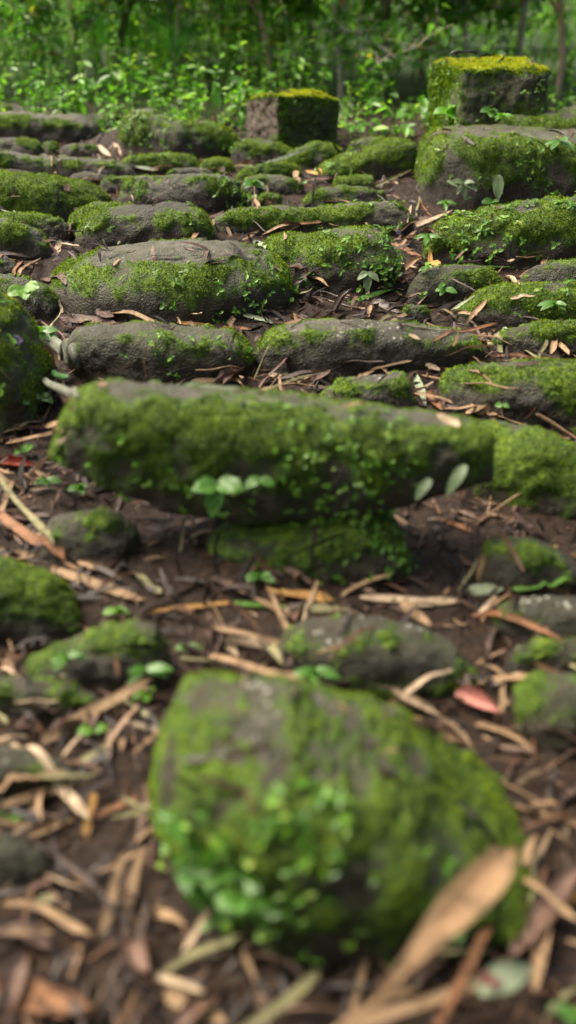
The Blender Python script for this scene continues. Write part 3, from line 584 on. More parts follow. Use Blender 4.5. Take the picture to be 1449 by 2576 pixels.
sd_('AK', 30, .0085, 'seedlings scattered over the hump-shaped stone', clump=5, spread=.03)
sd_('AC', 50, .008, 'small leaves creeping on the dark face of the tall block', clump=4, spread=.03)
sd_('AE', 16, .007, 'small leaves creeping on the dark side of the small block', clump=3, spread=.03)
sd_('AF', 7, .009, 'sprouts on the slanting wedge stone', clump=4)
sd_('Q', 10, .008, 'few tiny sprouts on the brownish loaf stone', clump=2)
sd_('O', 26, .013, 'leafy seedlings on the steep left boulder', clump=4, spread=.02)
sd_('AV', 14, .009, 'sprouts at the right end of the wide knobbly stone', zlim=(560, 440, 640, 530), clump=4)
sd_('BA', 6, .010, 'sprouts on the lumpy end of the long flat grey stone', zlim=(900, 500, 1050, 600), clump=3)
sd_('AI', 12, .008, 'sprouts on the low stone at the foot of the small block', clump=3)
sd_('U', 6, .014, 'leafy sprouts on the stone under the green blade', clump=3)
sd_('W', 5, .011, 'leafy sprouts on the bright mossy right stone', zlim=(1330, 720, 1460, 830), clump=4)
sd_('X', 5, .008, 'tiny sprouts on the low right stone', clump=3)
sd_('BB', 10, .008, 'tiny sprouts along the foot of the black-faced arched stone', clump=2)

# ------------------------------------------------------------------ one BVH of ground and stones for laying things down
AV_ = np.concatenate(BV); AF_ = np.concatenate(BF)
tree_ = BVHTree.FromPolygons(AV_.tolist(), AF_.tolist())
bounds = np.cumsum([n for n, _ in OWNER])
def down(x, y):
    h = tree_.ray_cast(Vector((x, y, 3)), Vector((0, 0, -1)))
    if h[0] is None: return float(gz(y)), Vector((0, 0, 1)), True
    return h[0].z, h[1], h[2] < bounds[0]
def look(u, v):
    x, y, z = at(u, v, 1.0); d = Vector((float(x), float(y), float(z)-CAMZ)).normalized()
    h = tree_.ray_cast(Vector((0, 0, CAMZ)), d)
    if h[0] is None:
        Y = float(groundY(v)); x, y, z = at(u, v, Y); return Vector((float(x), float(y), float(z))), Vector((0, 0, 1)), d
    return h[0], h[1], d
def depth(p): return p[1]*cP-(p[2]-CAMZ)*sP

# ------------------------------------------------------------------ litter pieces
def piece_mesh(name, path, width, kind, mat, face, seed, curl=.35):
    """path: (n,3) spine. width: metres. face: direction the blade faces"""
    r = np.random.default_rng(seed); path = np.asarray(path, float); n = len(path)
    t = np.linspace(0, 1, n)
    if kind in ('twig', 'cane', 'log'):
        rad = width/2*(np.ones(n) if kind != 'twig' else (1-.55*t))
        rad = rad*(1+.12*np.array([noise.noise(Vector(p)*40+Vector((seed, 0, 0))) for p in path]))
        rad[0] *= .55; rad[-1] *= .5
        pts = np.concatenate([path[:1], path, path[-1:]]); rad = np.concatenate([[rad[0]*.05], rad, [rad[-1]*.05]])
        dirs = nrm(np.gradient(path, axis=0)); pts[0] -= dirs[0]*width*.05; pts[-1] += dirs[-1]*width*.05
        V, Fq = tubes([(pts, rad)], 10)
        return np_mesh(name, V, Fq, mat, True, uv=np.stack([np.repeat(np.linspace(0, 1, n+2), 10), np.tile(np.linspace(0, 1, 10), n+2)], 1))
    prof = {'strip': np.minimum(1, np.minimum(t, 1-t)*14+.25)*(1+.15*np.sin(t*5+seed)),
            'leaf': np.sin(np.pi*np.clip(t*.93+.05, 0, 1)**.8)**.8*(1-.0*t)+.03,
            'blade': np.minimum(1, (1-t)*3.2+.02)*np.minimum(1, t*8+.35),
            'disc': np.sqrt(np.clip(1-(2*t-1)**2, .02, 1)),
            'spoon': np.interp(t, [0, .12, .3, .45, .6, .75, .88, .96, 1], [.10, .15, .38, .68, .92, 1, .82, .45, .05])}[kind]
    m = 9; s = np.linspace(-1, 1, m)
    T = nrm(np.gradient(path, axis=0)); face = nrm(np.broadcast_to(face, path.shape).astype(float))
    side = nrm(np.cross(T, face)); nn = np.cross(side, T)
    tw = r.normal()*.35*(t-.5) ; side, nn = side*np.cos(tw)[:, None]+nn*np.sin(tw)[:, None], nn*np.cos(tw)[:, None]-side*np.sin(tw)[:, None]
    rag = np.array([[noise.noise(Vector((a*6+seed*3.1, b*2.0, seed*.7))) for b in s] for a in t])
    edge = 1 + (.22 if kind == 'strip' else .10)*rag*np.abs(s)[None]
    ang = s[None]*curl*1.6
    W2 = (width/2*prof)[:, None]
    V = path[:, None] + side[:, None]*(W2*np.sin(ang)/max(curl*1.6, .05)*edge)[..., None] + nn[:, None]*(W2*(1-np.cos(ang))*(.9) + rag*width*.10)[..., None]
    if kind == 'strip':   # torn ends
        V[0] -= T[0]*(width*.5*np.abs(rag[0]*2.2))[:, None]; V[-1] += T[-1]*(width*.5*np.abs(rag[-1]*2.2))[:, None]
    V = V.reshape(-1, 3)
    i = np.arange(n-1)[:, None]*m; j = np.arange(m-1)[None]
    Fq = np.stack([i+j, i+j+1, i+m+j+1, i+m+j], -1).reshape(-1, 4)
    uv = np.stack([np.repeat(t*len(path)*.12, m), np.tile((s+1)/2, n)], 1)
    return np_mesh(name, V, Fq, mat, True, uv=uv)
CATS = {'strip': ('dry_strip', 'dry strip'), 'leaf': ('fallen_leaf', 'fallen leaf'), 'blade': ('leaf_blade', 'leaf blade'), 'twig': ('twig', 'twig'),
        'cane': ('cane', 'cane'), 'log': ('root', 'root'), 'disc': ('fallen_leaf', 'fallen leaf'), 'spoon': ('fallen_leaf', 'fallen leaf')}
NP = [0]
def put(u0, v0, u1, v1, wpx, kind, mat, label, lift=(.006, .006), arch=0.0, curl=.35, flat=.5, group='dry leaves and strips between the stones', d0=None, d1=None, free=False):
    NP[0] += 1; sd = NP[0]; rr = np.random.default_rng(sd+40)
    a, na, dv = look(u0, v0); b, nb, _ = look(u1, v1)
    a = Vector([float(c) for c in at(u0, v0, d0)]) if d0 else a - dv*lift[0]
    b = Vector([float(c) for c in at(u1, v1, d1)]) if d1 else b - dv*lift[1]
    if (b-a).length > .6 and not free: b = a + (b-a).normalized()*.3
    n = 15; t = np.linspace(0, 1, n)[:, None]
    P = np.array(a)*(1-t)+np.array(b)*t
    L = float((b-a).length); wid = wpx/F*depth((a+b)/2)
    P[:, 2] += arch*L*4*(t[:, 0]*(1-t[:, 0]))
    sv = nrm(np.cross(P[-1]-P[0], [0, 0, 1.])); P += sv*(rr.normal()*.018*L*np.sin(t*math.pi)+rr.normal()*.008*L*np.sin(t*2*math.pi))
    if not free:
        for k in range(n):
            z, _, _ = down(P[k, 0], P[k, 1]); P[k, 2] = max(P[k, 2], z + .003) if z < P[k, 2]+.03 else P[k, 2]
    tocam = nrm(np.array([0, 0, CAMZ])-P.mean(0)); face = nrm(tocam*(1-flat)+np.array([0, 0, 1.])*flat + rr.normal(size=3)*.12)
    nm, ct = CATS[kind]
    c0 = P.mean(0)
    me = piece_mesh(nm, P-c0, wid, kind, M[mat], face, sd, curl)
    return link(nm, me, label, ct, group, loc=c0)
for s_ in STONES: s_['lo'] = s_['V'].min(0); s_['hi'] = s_['V'].max(0)
def lab_stone(p):
    """nearest stone, where the point lies beside it, and the next nearest stone"""
    ds = []
    for s_ in STONES:
        lo, hi = s_['lo'], s_['hi']
        dx = max(lo[0]-p[0], 0, p[0]-hi[0]); dy = max(lo[1]-p[1], 0, p[1]-hi[1]); ds.append((dx*dx+dy*dy, id(s_), s_))
    ds.sort(key=lambda q: q[0]); n1 = ds[0][2]; lo, hi = n1['lo'], n1['hi']
    o = {'left of': lo[0]-p[0], 'right of': p[0]-hi[0], 'in front of': lo[1]-p[1], 'behind': p[1]-hi[1]}
    k = max(o, key=o.get); rel = k if o[k] > -.01 else 'against'
    return rel, n1['short'], ds[1][2]['short']
USED = {}
# nearest, blurred ones
put(905, 2560, 1300, 2135, 120, 'spoon', 'big', 'big blurred spoon-shaped tan leaf leaning up beside the nearest boulder', d0=.46, d1=.62, free=True, curl=.5, flat=.15, arch=-.02)
put(870, 2590, 1200, 2468, 38, 'strip', 'tan', 'tan strip crossing under the big spoon-shaped leaf', d0=.50, d1=.575, free=True)
put(1085, 2600, 1250, 2290, 26, 'strip', 'orange', 'thin rusty stalk behind the big spoon-shaped leaf', d0=.51, d1=.66, free=True)
put(600, 2600, 800, 2445, 30, 'strip', 'olive', 'olive stalk at the bottom edge left of the big leaf', d0=.50, d1=.60, free=True)
put(1205, 2500, 1335, 2430, 95, 'leaf', 'sage', 'blurred roundish green leaf with reddish rim at the lower right', d0=.545, d1=.575, free=True, curl=.6)
put(1200, 2455, 1265, 2475, 40, 'leaf', 'pink', 'small pinkish leaf touching the blurred round green leaf', d0=.55, d1=.555, free=True)
put(1345, 2490, 1385, 2300, 48, 'leaf', 'tan', 'upright curled tan leaf at the lower right edge', lift=(.02, .02), curl=.8)
put(1290, 2400, 1470, 2170, 70, 'leaf', 'mauve', 'dark purplish leaf slanting up along the right edge', lift=(.015, .015), curl=.6)
put(1300, 2025, 1470, 2075, 34, 'strip', 'tan', 'tan curled strip right of the nearest boulder', curl=.9)
put(1210, 2215, 1245, 2130, 26, 'strip', 'tan', 'small tan scrap against the right foot of the nearest boulder')
put(1370, 2330, 1470, 2230, 22, 'strip', 'ochre', 'thin ochre stalk at the lower right edge')
put(-30, 2490, 190, 2535, 70, 'strip', 'orange', 'broad blurred orange strip in the lower left corner', lift=(.02, .02))
put(420, 2500, 560, 2570, 40, 'strip', 'tan', 'blurred tan strip at the bottom edge left of centre', lift=(.012, .012))
put(-20, 1985, 150, 1945, 26, 'strip', 'tan', 'tan strip lying level at the left edge beside the sunken stone')
put(-20, 2040, 190, 1965, 30, 'leaf', 'tan', 'broad tan leaf below the level strip at the left edge', curl=.6)
put(20, 1862, 215, 2050, 26, 'strip', 'pale', 'long pale strip slanting down to the right at the left edge', lift=(.012, .02))
put(75, 2100, 185, 2060, 32, 'leaf', 'tan', 'curled tan leaf above the slate-like stone', curl=.8)
put(-10, 2050, 65, 2058, 28, 'leaf', 'green', 'pale green leaf tip at the left edge above the slate-like stone')
put(258, 2345, 312, 2150, 24, 'strip', 'tan', 'standing tan stalk left of the seedlings, longer of the pair', lift=(.004, .03))
put(325, 2285, 355, 2135, 24, 'strip', 'tan', 'standing tan stalk nearest the seedlings, shorter of the pair', lift=(.004, .03))
put(215, 2100, 235, 2000, 22, 'strip', 'ochre', 'short upright ochre scrap among the left litter', lift=(.004, .025))
put(245, 2055, 340, 2005, 20, 'strip', 'orange', 'short rusty strip pointing at the nearest boulder')
put(345, 2115, 362, 2020, 22, 'strip', 'mauve', 'reddish strip close against the left side of the nearest boulder', lift=(.004, .02))
put(90, 2290, 130, 2250, 46, 'disc', 'olive', 'round olive leaf scrap in the dark litter, lower left')
# mid-near
put(100, 1868, 372, 1712, 30, 'strip', 'tan', 'long forked tan strip leaning from the litter to the nearest boulder', lift=(.010, .02))
put(200, 1920, 285, 1860, 18, 'strip', 'olive', 'short olive strip under the long forked one')
put(-30, 1700, 65, 1630, 18, 'strip', 'orange', 'orange strip entering from the left edge beside the sprouting stone')
put(525, 1601, 680, 1618, 26, 'strip', 'pale', 'pale flat strip left of the smooth oblong stone', lift=(.012, .012))
put(560, 1610, 600, 1650, 22, 'leaf', 'pale', 'pale curled scrap under the pale flat strip')
put(520, 1648, 745, 1708, 24, 'strip', 'tan', 'tan strip lying along the top of the nearest boulder', lift=(.010, .012))
put(665, 1610, 720, 1670, 24, 'strip', 'olive', 'short olive-tan strip leaning on the smooth oblong stone')
put(380, 1541, 580, 1515, 14, 'strip', 'ochre', 'thin ochre strip left of the green and brown blade')
put(580, 1516, 735, 1530, 15, 'blade', 'green', 'short green blade lying in the litter below the slab')
put(720, 1528, 880, 1530, 26, 'leaf', 'olive', 'dark olive leaf lying against the smooth oblong stone')
put(685, 1486, 828, 1506, 26, 'strip', 'ochre', 'clean ochre strip in front of the stone under the slab', lift=(.012, .010))
put(530, 1454, 625, 1498, 34, 'leaf', 'mauve', 'crumpled pinkish-brown leaf below the hollow of the slab', curl=.9)
put(135, 1432, 352, 1506, 26, 'strip', 'tan', 'long tan strip right of the dome boulder', lift=(.012, .008))
put(195, 1412, 292, 1448, 28, 'leaf', 'tan', 'folded tan leaf above the long tan strip', curl=.8)
put(345, 1446, 402, 1490, 20, 'strip', 'olive', 'grey-olive strip right of the folded tan leaf')
put(-20, 1285, 160, 1398, 32, 'strip', 'orange', 'broad pinkish strip slanting down from the left edge', lift=(.02, .006))
put(-10, 1190, 132, 1362, 18, 'strip', 'olive', 'thin olive stalk above the broad pinkish strip', lift=(.02, .008))
put(-20, 1385, 90, 1400, 38, 'leaf', 'tan', 'tan leaf resting on the dome boulder at the left edge', curl=.6)
put(15, 1115, 155, 1085, 22, 'strip', 'tan', 'tan strip behind the red leaf at the left edge')
put(110, 1072, 150, 1062, 26, 'leaf', 'tan', 'small rounded tan leaf left of the slab corner')
put(35, 1075, 70, 1068, 30, 'leaf', 'orange', 'small brown rounded leaf under the steep left boulder')
put(-10, 1165, 88, 1172, 42, 'leaf', 'red', 'curled bright red leaf at the left edge', curl=.9, lift=(.012, .01))
put(38, 1142, 84, 1118, 26, 'leaf', 'green', 'yellow-green leaf lying on the red leaf', lift=(.02, .02))
put(70, 1200, 128, 1145, 22, 'leaf', 'tan', 'tan leaf between the red leaf and the slab', curl=.8)
put(125, 970, 186, 1028, 22, 'strip', 'mauve', 'pinkish bark strip left of the slab corner')
put(135, 932, 228, 975, 15, 'cane', 'cane', 'bright green cane stub above the slab corner', lift=(.012, .006))
put(112, 955, 195, 1002, 20, 'log', 'grey', 'grey root lying under the green cane', lift=(.010, .006))
put(105, 845, 195, 925, 34, 'log', 'grey', 'thick pale root bulging beside the steep left boulder', lift=(.012, .012))
put(108, 870, 140, 940, 22, 'leaf', 'orange', 'orange leaf hanging between the two pale roots', lift=(.008, .008), curl=.6)
put(245, 968, 268, 965, 18, 'disc', 'tan', 'small round tan leaf on the left top of the slab')
put(905, 1502, 1100, 1512, 20, 'leaf', 'pale', 'pale long leaf below the seedlings, left of the crossing pair', lift=(.01, .012))
put(1020, 1516, 1165, 1512, 26, 'leaf', 'pale', 'pale long leaf below the slab, right of the crossing pair', lift=(.014, .012))
put(1003, 1509, 1086, 1576, 30, 'leaf', 'tan', 'tan leaf hanging down from the crossing pale pair', lift=(.016, .01))
put(1188, 1550, 1415, 1612, 30, 'leaf', 'orange', 'curled rust-coloured leaf across the flat right stone', curl=.9, lift=(.012, .012), arch=.06)
put(1170, 1486, 1268, 1480, 34, 'leaf', 'sage', 'spotted green-brown leaf left of the smooth oval stone')
put(1290, 1482, 1445, 1465, 20, 'blade', 'green', 'green blade lying under the smooth oval stone')
put(1203, 1464, 1214, 1395, 16, 'strip', 'tan', 'upright tan scrap left of the smooth oval stone', lift=(.004, .02))
put(985, 1734, 1108, 1800, 30, 'leaf', 'pale', 'pale boat-shaped leaf right of the nearest boulder top', curl=.8)
put(1035, 1820, 1148, 1852, 34, 'leaf', 'tan', 'tan boat-shaped leaf on the right shoulder of the nearest boulder', curl=.8)
put(1145, 1745, 1255, 1790, 72, 'leaf', 'pink', 'soft pink and red crumpled leaf left of the lowest right boulder', curl=1.0, lift=(.012, .02))
put(1200, 1825, 1330, 1880, 22, 'strip', 'tan', 'curved tan strip below the pink leaf', curl=.8, arch=.1)
put(1110, 1305, 1190, 1335, 16, 'strip', 'orange', 'small rusty strip in the dark gap right of the slab')
put(1150, 1285, 1215, 1310, 30, 'leaf', 'mauve', 'crumpled mauve leaf below the stone at the slab end', curl=.9)
put(1220, 1290, 1300, 1305, 8, 'twig', 'tan', 'thin twig below the stone at the slab end')
put(1100, 1046, 1156, 1074, 24, 'disc', 'pale', 'round cream-coloured leaf stuck on the right front of the slab', lift=(.003, .003), flat=.0, curl=.1)
# plants' row behind the slab
put(485, 958, 612, 955, 14, 'strip', 'tan', 'tan strip just behind the slab, upper of two')
put(462, 972, 602, 976, 9, 'strip', 'sage', 'greenish strip just behind the slab, lower of two')
put(655, 985, 835, 935, 9, 'blade', 'olive', 'long olive blade behind the middle of the slab', lift=(.01, .01))
put(775, 955, 832, 930, 34, 'leaf', 'mauve', 'mauve-brown leaf over the long olive blade', curl=.7, lift=(.012, .012))
put(652, 985, 712, 968, 24, 'leaf', 'tan', 'tan leaf under the long olive blade')
put(675, 942, 722, 950, 20, 'leaf', 'pale', 'pale leaf in the gap between the loaf stone and pebbly stone')
put(640, 957, 678, 866, 7, 'twig', 'olive', 'forked twig standing in the gap beside the loaf stone', lift=(.003, .01))
put(360, 902, 368, 948, 6, 'strip', 'tan', 'single thin stalk in front of the loaf stone', lift=(.008, .002))
put(900, 952, 945, 930, 12, 'leaf', 'tan', 'small tan leaf above the speckled stone')
put(935, 928, 1032, 908, 8, 'strip', 'tan', 'thin tan strip above the speckled stone')
put(1045, 942, 1070, 1022, 22, 'leaf', 'sage', 'upright sage-green leaf at the right end of the speckled stone', lift=(.012, .006), flat=.1)
put(1074, 988, 1112, 1032, 32, 'leaf', 'orange', 'tan-orange curled leaf right of the sage-green leaf', lift=(.014, .006), flat=.2, curl=.8)
put(1070, 917, 1112, 932, 18, 'leaf', 'pale', 'pale leaf at the top left of the mossy boulder')
put(1178, 932, 1265, 1047, 8, 'strip', 'tan', 'thin stalk lying across the mossy right boulder', lift=(.004, .004))
put(1172, 1038, 1222, 1020, 20, 'leaf', 'tan', 'tan leaf fan behind the right end of the slab, left piece')
put(1200, 1040, 1252, 1042, 14, 'leaf', 'tan', 'tan leaf fan behind the right end of the slab, right piece')
put(1318, 1052, 1350, 1016, 22, 'leaf', 'mauve', 'brown curled leaf upright on the stone at the slab end', lift=(.004, .01), curl=.9)
put(1348, 1042, 1460, 1108, 12, 'twig', 'tan', 'tan stick running off the right edge above the slab-end stone', lift=(.006, .006))
put(1028, 842, 1058, 853, 14, 'leaf', 'pale', 'small curled pale leaf alone on the wide pebbly-topped stone')
put(1208, 858, 1247, 826, 16, 'leaf', 'tan', 'tan leaf leaning left of the low right stone')
put(1240, 848, 1276, 828, 15, 'leaf', 'sage', 'grey-green leaf touching the low right stone')
put(445, 811, 527, 817, 13, 'leaf', 'ochre', 'orange-tan leaf below the face of the large smooth stone')
put(575, 822, 635, 828, 10, 'leaf', 'orange', 'rusty leaf under the white curled leaf')
put(612, 792, 702, 818, 15, 'blade', 'sage', 'whitish curled leaf at the right foot of the large smooth stone', lift=(.012, .006), curl=.7)
put(150, 795, 285, 812, 24, 'strip', 'mauve', 'broad mauve-brown strip behind the loaf stone')
put(240, 780, 286, 796, 30, 'leaf', 'mauve', 'pinkish-brown leaf above the broad mauve strip', lift=(.006, .01))
put(152, 695, 215, 768, 4, 'blade', 'green', 'yellow-green grass blade left of the large smooth stone', lift=(.01, .004))
put(36, 692, 54, 655, 11, 'strip', 'orange', 'narrow orange leaf of the splayed pair by the left edge')
put(50, 692, 102, 650, 20, 'leaf', 'tan', 'wide tan leaf of the splayed pair by the left edge', curl=.6)
put(0, 648, 48, 655, 10, 'leaf', 'orange', 'rusty leaf behind the bare brown left stone')
put(105, 700, 165, 715, 20, 'strip', 'mauve', 'mauve bark strip over the flat layered stone')
put(140, 640, 155, 605, 16, 'strip', 'pale', 'pale leaf standing right of the round green boulder', lift=(.002, .006), flat=.1)
put(178, 562, 174, 592, 8, 'twig', 'mauve', 'thin brown twig beside the standing pale leaf')
put(875, 760, 992, 727, 13, 'blade', 'green', 'two-toned green blade below the overhanging stone')
put(955, 742, 1032, 697, 28, 'leaf', 'mauve', 'large folded mauve-brown leaf right of the overhanging stone', curl=.7, lift=(.01, .012))
put(935, 762, 1005, 786, 30, 'leaf', 'dark', 'dark wet leaf with pale tip below the green blade', curl=.7)
put(1086, 668, 1296, 672, 8, 'blade', 'green', 'long straight green blade over the small dark stone', lift=(.012, .012))
put(1284, 751, 1346, 744, 10, 'leaf', 'pale', 'pale tan leaf lying on the bright mossy stone', lift=(.004, .004))
put(1274, 696, 1306, 718, 24, 'leaf', 'pale', 'whitish torn leaf between the dull and dark right stones', curl=.8)
put(1127, 788, 1197, 742, 12, 'leaf', 'sage', 'pale green leaf along the left side of the bright mossy stone')
put(1000, 690, 1062, 645, 26, 'leaf', 'tan', 'crumpled tan leaf right of the overhanging stone', curl=.8)
put(985, 612, 1060, 650, 12, 'strip', 'orange', 'rusty leaf scrap below the long tan pointed leaf')
put(1080, 655, 1105, 672, 24, 'leaf', 'ochre', 'tan-orange leaf at the left tip of the long green blade')
put(995, 582, 1140, 528, 15, 'leaf', 'pale', 'long pointed tan leaf beside the sloping right stone', lift=(.012, .012))
put(1012, 605, 1108, 600, 26, 'leaf', 'mauve', 'rolled mauve leaf under the long pointed tan leaf', curl=1.0)
put(1050, 552, 1095, 553, 15, 'leaf', 'mauve', 'grey-mauve leaf above the long pointed tan leaf')
put(1025, 560, 1035, 515, 9, 'leaf', 'pale', 'pale upright leaf left of the big right rock', lift=(.003, .012), flat=.1)
put(1048, 545, 1055, 495, 9, 'twig', 'olive', 'short olive stick standing against the big right rock')
put(1058, 500, 1095, 555, 5, 'twig', 'orange', 'thin reddish twig at the foot of the big right rock')
put(705, 572, 755, 566, 30, 'leaf', 'mauve', 'triangular pinkish leaf standing on the long flat stone', lift=(.004, .004), flat=.1, curl=.9)
put(755, 562, 806, 558, 9, 'strip', 'orange', 'orange strip right of the triangular leaf')
put(600, 604, 652, 580, 12, 'leaf', 'tan', 'tan leaf behind the large smooth stone, left of the grey fan leaf')
put(650, 606, 668, 626, 40, 'leaf', 'sage', 'grey-green fan-shaped leaf on the right of the large smooth stone')
put(684, 668, 712, 684, 14, 'leaf', 'tan', 'small tan leaf on the right edge of the large smooth stone')
put(530, 662, 570, 655, 6, 'strip', 'mauve', 'short brown scrap on the bare tread of the large smooth stone')
put(462, 622, 490, 632, 5, 'strip', 'mauve', 'tiny dark twig on the upper tread of the large smooth stone')
put(349, 506, 359, 450, 7, 'blade', 'green', 'upright pale green blade before the wide knobbly stone', lift=(.002, .015), flat=0)
put(296, 492, 336, 506, 12, 'leaf', 'pale', 'pale leaf left of the wide knobbly stone')
put(748, 478, 745, 430, 15, 'strip', 'tan', 'upright brown stake of bark in the middle litter', lift=(.002, .02), flat=0, curl=.3)
put(634, 525, 630, 442, 6, 'strip', 'tan', 'upright tan stalk right of the knobbly stone, tallest of three', lift=(.002, .02), flat=0)
put(646, 528, 648, 490, 11, 'leaf', 'tan', 'stubby tan leaf standing beside the tall stalk', lift=(.002, .01), flat=0)
put(245, 366, 280, 394, 15, 'leaf', 'pale', 'left one of two pale leaves standing below the back row', lift=(.01, .004), flat=.1)
put(286, 358, 306, 392, 13, 'leaf', 'pale', 'right one of two pale leaves standing below the back row', lift=(.012, .004), flat=.1)
put(670, 410, 780, 370, 10, 'leaf', 'sage', 'long grey-green leaf lying left of the peaked stone', lift=(.012, .012))
put(500, 402, 590, 412, 5, 'twig', 'tan', 'thin pale twig behind the bright green stone')
put(596, 418, 640, 405, 14, 'leaf', 'orange', 'rust leaf between the low middle stone and the stone below the small block', curl=.8)
put(552, 430, 568, 420, 14, 'leaf', 'pale', 'small pale leaf standing right of the bright green stone', lift=(.004, .012), flat=0)
put(340, 418, 400, 428, 12, 'leaf', 'sage', 'grey-green leaf at the end of the long low stone')
put(375, 430, 400, 425, 10, 'leaf', 'orange', 'small orange leaf beside the grey-green leaf')
put(130, 418, 150, 385, 7, 'leaf', 'tan', 'tan scrap lying on top of the very long low stone')
put(145, 400, 155, 440, 10, 'leaf', 'mauve', 'brown leaf pasted to the face of the very long low stone', lift=(.004, .004), flat=0)
put(160, 465, 178, 482, 18, 'leaf', 'mauve', 'brown leaf on the top of the broad mossy left stone', lift=(.004, .004))
put(28, 500, 38, 470, 9, 'leaf', 'mauve', 'twisted brown leaf on the face of the broad mossy left stone', lift=(.006, .006), flat=0)
put(30, 494, 52, 494, 4, 'twig', 'tan', 'tiny pale stick across the twisted brown leaf')
put(0, 526, 42, 542, 5, 'blade', 'sage', 'pale blade at the left edge above the flat mossy stone')
put(250, 470, 278, 495, 8, 'leaf', 'orange', 'rust leaf at the right end of the broad mossy left stone')
put(945, 470, 1040, 425, 12, 'leaf', 'olive', 'long curled grey leaf against the wedge stone', lift=(.01, .01), curl=.7)
put(950, 455, 985, 465, 16, 'leaf', 'mauve', 'mauve leaf left of the big right rock')
put(770, 455, 840, 448, 20, 'leaf', 'mauve', 'wide brown leaf left of the flat brown fragment', curl=.7)
put(755, 462, 790, 468, 9, 'leaf', 'orange', 'orange leaf in front of the wide brown leaf')
put(770, 430, 810, 440, 10, 'leaf', 'ochre', 'yellow-orange leaf at the foot of the wedge stone')
put(960, 452, 1000, 462, 8, 'strip', 'pale', 'pale strip lying over the mauve leaf')
put(1135, 700, 1200, 735, 6, 'twig', 'dark', 'dark twig below the long green blade')
put(1010, 820, 1150, 838, 5, 'twig', 'olive', 'long thin twig along the back of the wide pebbly stone')
put(810, 752, 940, 795, 6, 'twig', 'dark', 'dark twig across the litter below the overhanging stone')
put(1310, 1240, 1180, 1330, 6, 'twig', 'tan', 'thin stalk in front of the stone at the slab end')
put(-20, 905, 30, 960, 8, 'twig', 'olive', 'olive twig on the steep left boulder')
put(1250, 812, 1090, 858, 9, 'strip', 'orange', 'rusty strip between the pebbly stone and the low right stone')
put(1240, 895, 1449, 905, 9, 'strip', 'orange', 'long rusty strip below the low right stone')
put(1215, 850, 1260, 885, 14, 'strip', 'olive', 'olive bark strip left of the low right stone')

# the black curled pod on the tall block
def pod():
    p0, _, _ = look(1140, 150); Y = 3.24
    pts = [(1133, 136), (1141, 131.5), (1150, 130), (1162, 131), (1174, 130.5), (1186, 129.5), (1196, 130.5), (1200, 134), (1198, 138)]
    rad = [2.0, 3.6, 4.6, 3.6, 3.0, 3.6, 4.0, 3.6, 1.6]
    P = np.array([at(u, v, Y) for u, v in pts]); D = depth(P[0])/F
    t = np.linspace(0, len(P)-1, 33); PP = np.stack([np.interp(t, range(len(P)), P[:, k]) for k in range(3)], 1)
    for _ in range(3): PP[1:-1] = (PP[:-2]+PP[1:-1]*2+PP[2:])/4
    rr = np.interp(t, range(len(rad)), rad)*D
    V, Fq = tubes([(PP, rr)], 12)
    V2, F2 = tubes([(np.array([at(1148, 133, Y), at(1146, 141, Y), at(1138, 144, Y)]), np.array([1.8, 1.4, 1.0])*D), (np.array([at(1148, 133, Y), at(1152, 143, Y), at(1157, 145, Y)]), np.array([1.6, 1.2, .8])*D)], 8)
    return np.concatenate([V, V2]), np.concatenate([Fq, F2+len(V)])
Vp, Fp = pod()
link('seed_pod', np_mesh('seed_pod', Vp, Fp, M['black'], True, uv=np.zeros((len(Vp), 2))), 'black curled seed pod lying on the mossy top of the tall block', 'seed pod')

# violet flowers
def flower(u, v, s, label):
    p, n_, d = look(u, v); p = p - d*.012
    D = depth(p)/F*s
    root = link('flower', None, label, 'flower', loc=p)
    k = 5; ang = np.arange(k)*2*math.pi/k
    pos = np.zeros((k, 3)); ax = np.stack([np.cos(ang), -np.ones(k)*.55, np.sin(ang)-.2], 1)
    V, Fq = leaf_cloud(pos, ax, np.tile([0, -1., .2], (k, 1)), np.full(k, D*.6), np.full(k, D*.55), .1, .2)
    link('petals', np_mesh('petals', V, Fq, M['petal'], uv=np.zeros((len(V), 2))), parent=root)
    V, Fq = tubes([(np.array([[0, .002, 0], [-.4*D, .3*D, .3*D], [-1.0*D, .5*D, .55*D]]), np.array([.22, .14, .08])*D)], 8)
    link('stem', np_mesh('stem', V, Fq, M['seed'], True), parent=root)
flower(44, 853, 26, 'small violet flower hanging on the steep left boulder')
flower(1003, 583, 13, 'tiny violet flower lying at the stem end of the long pointed tan leaf')

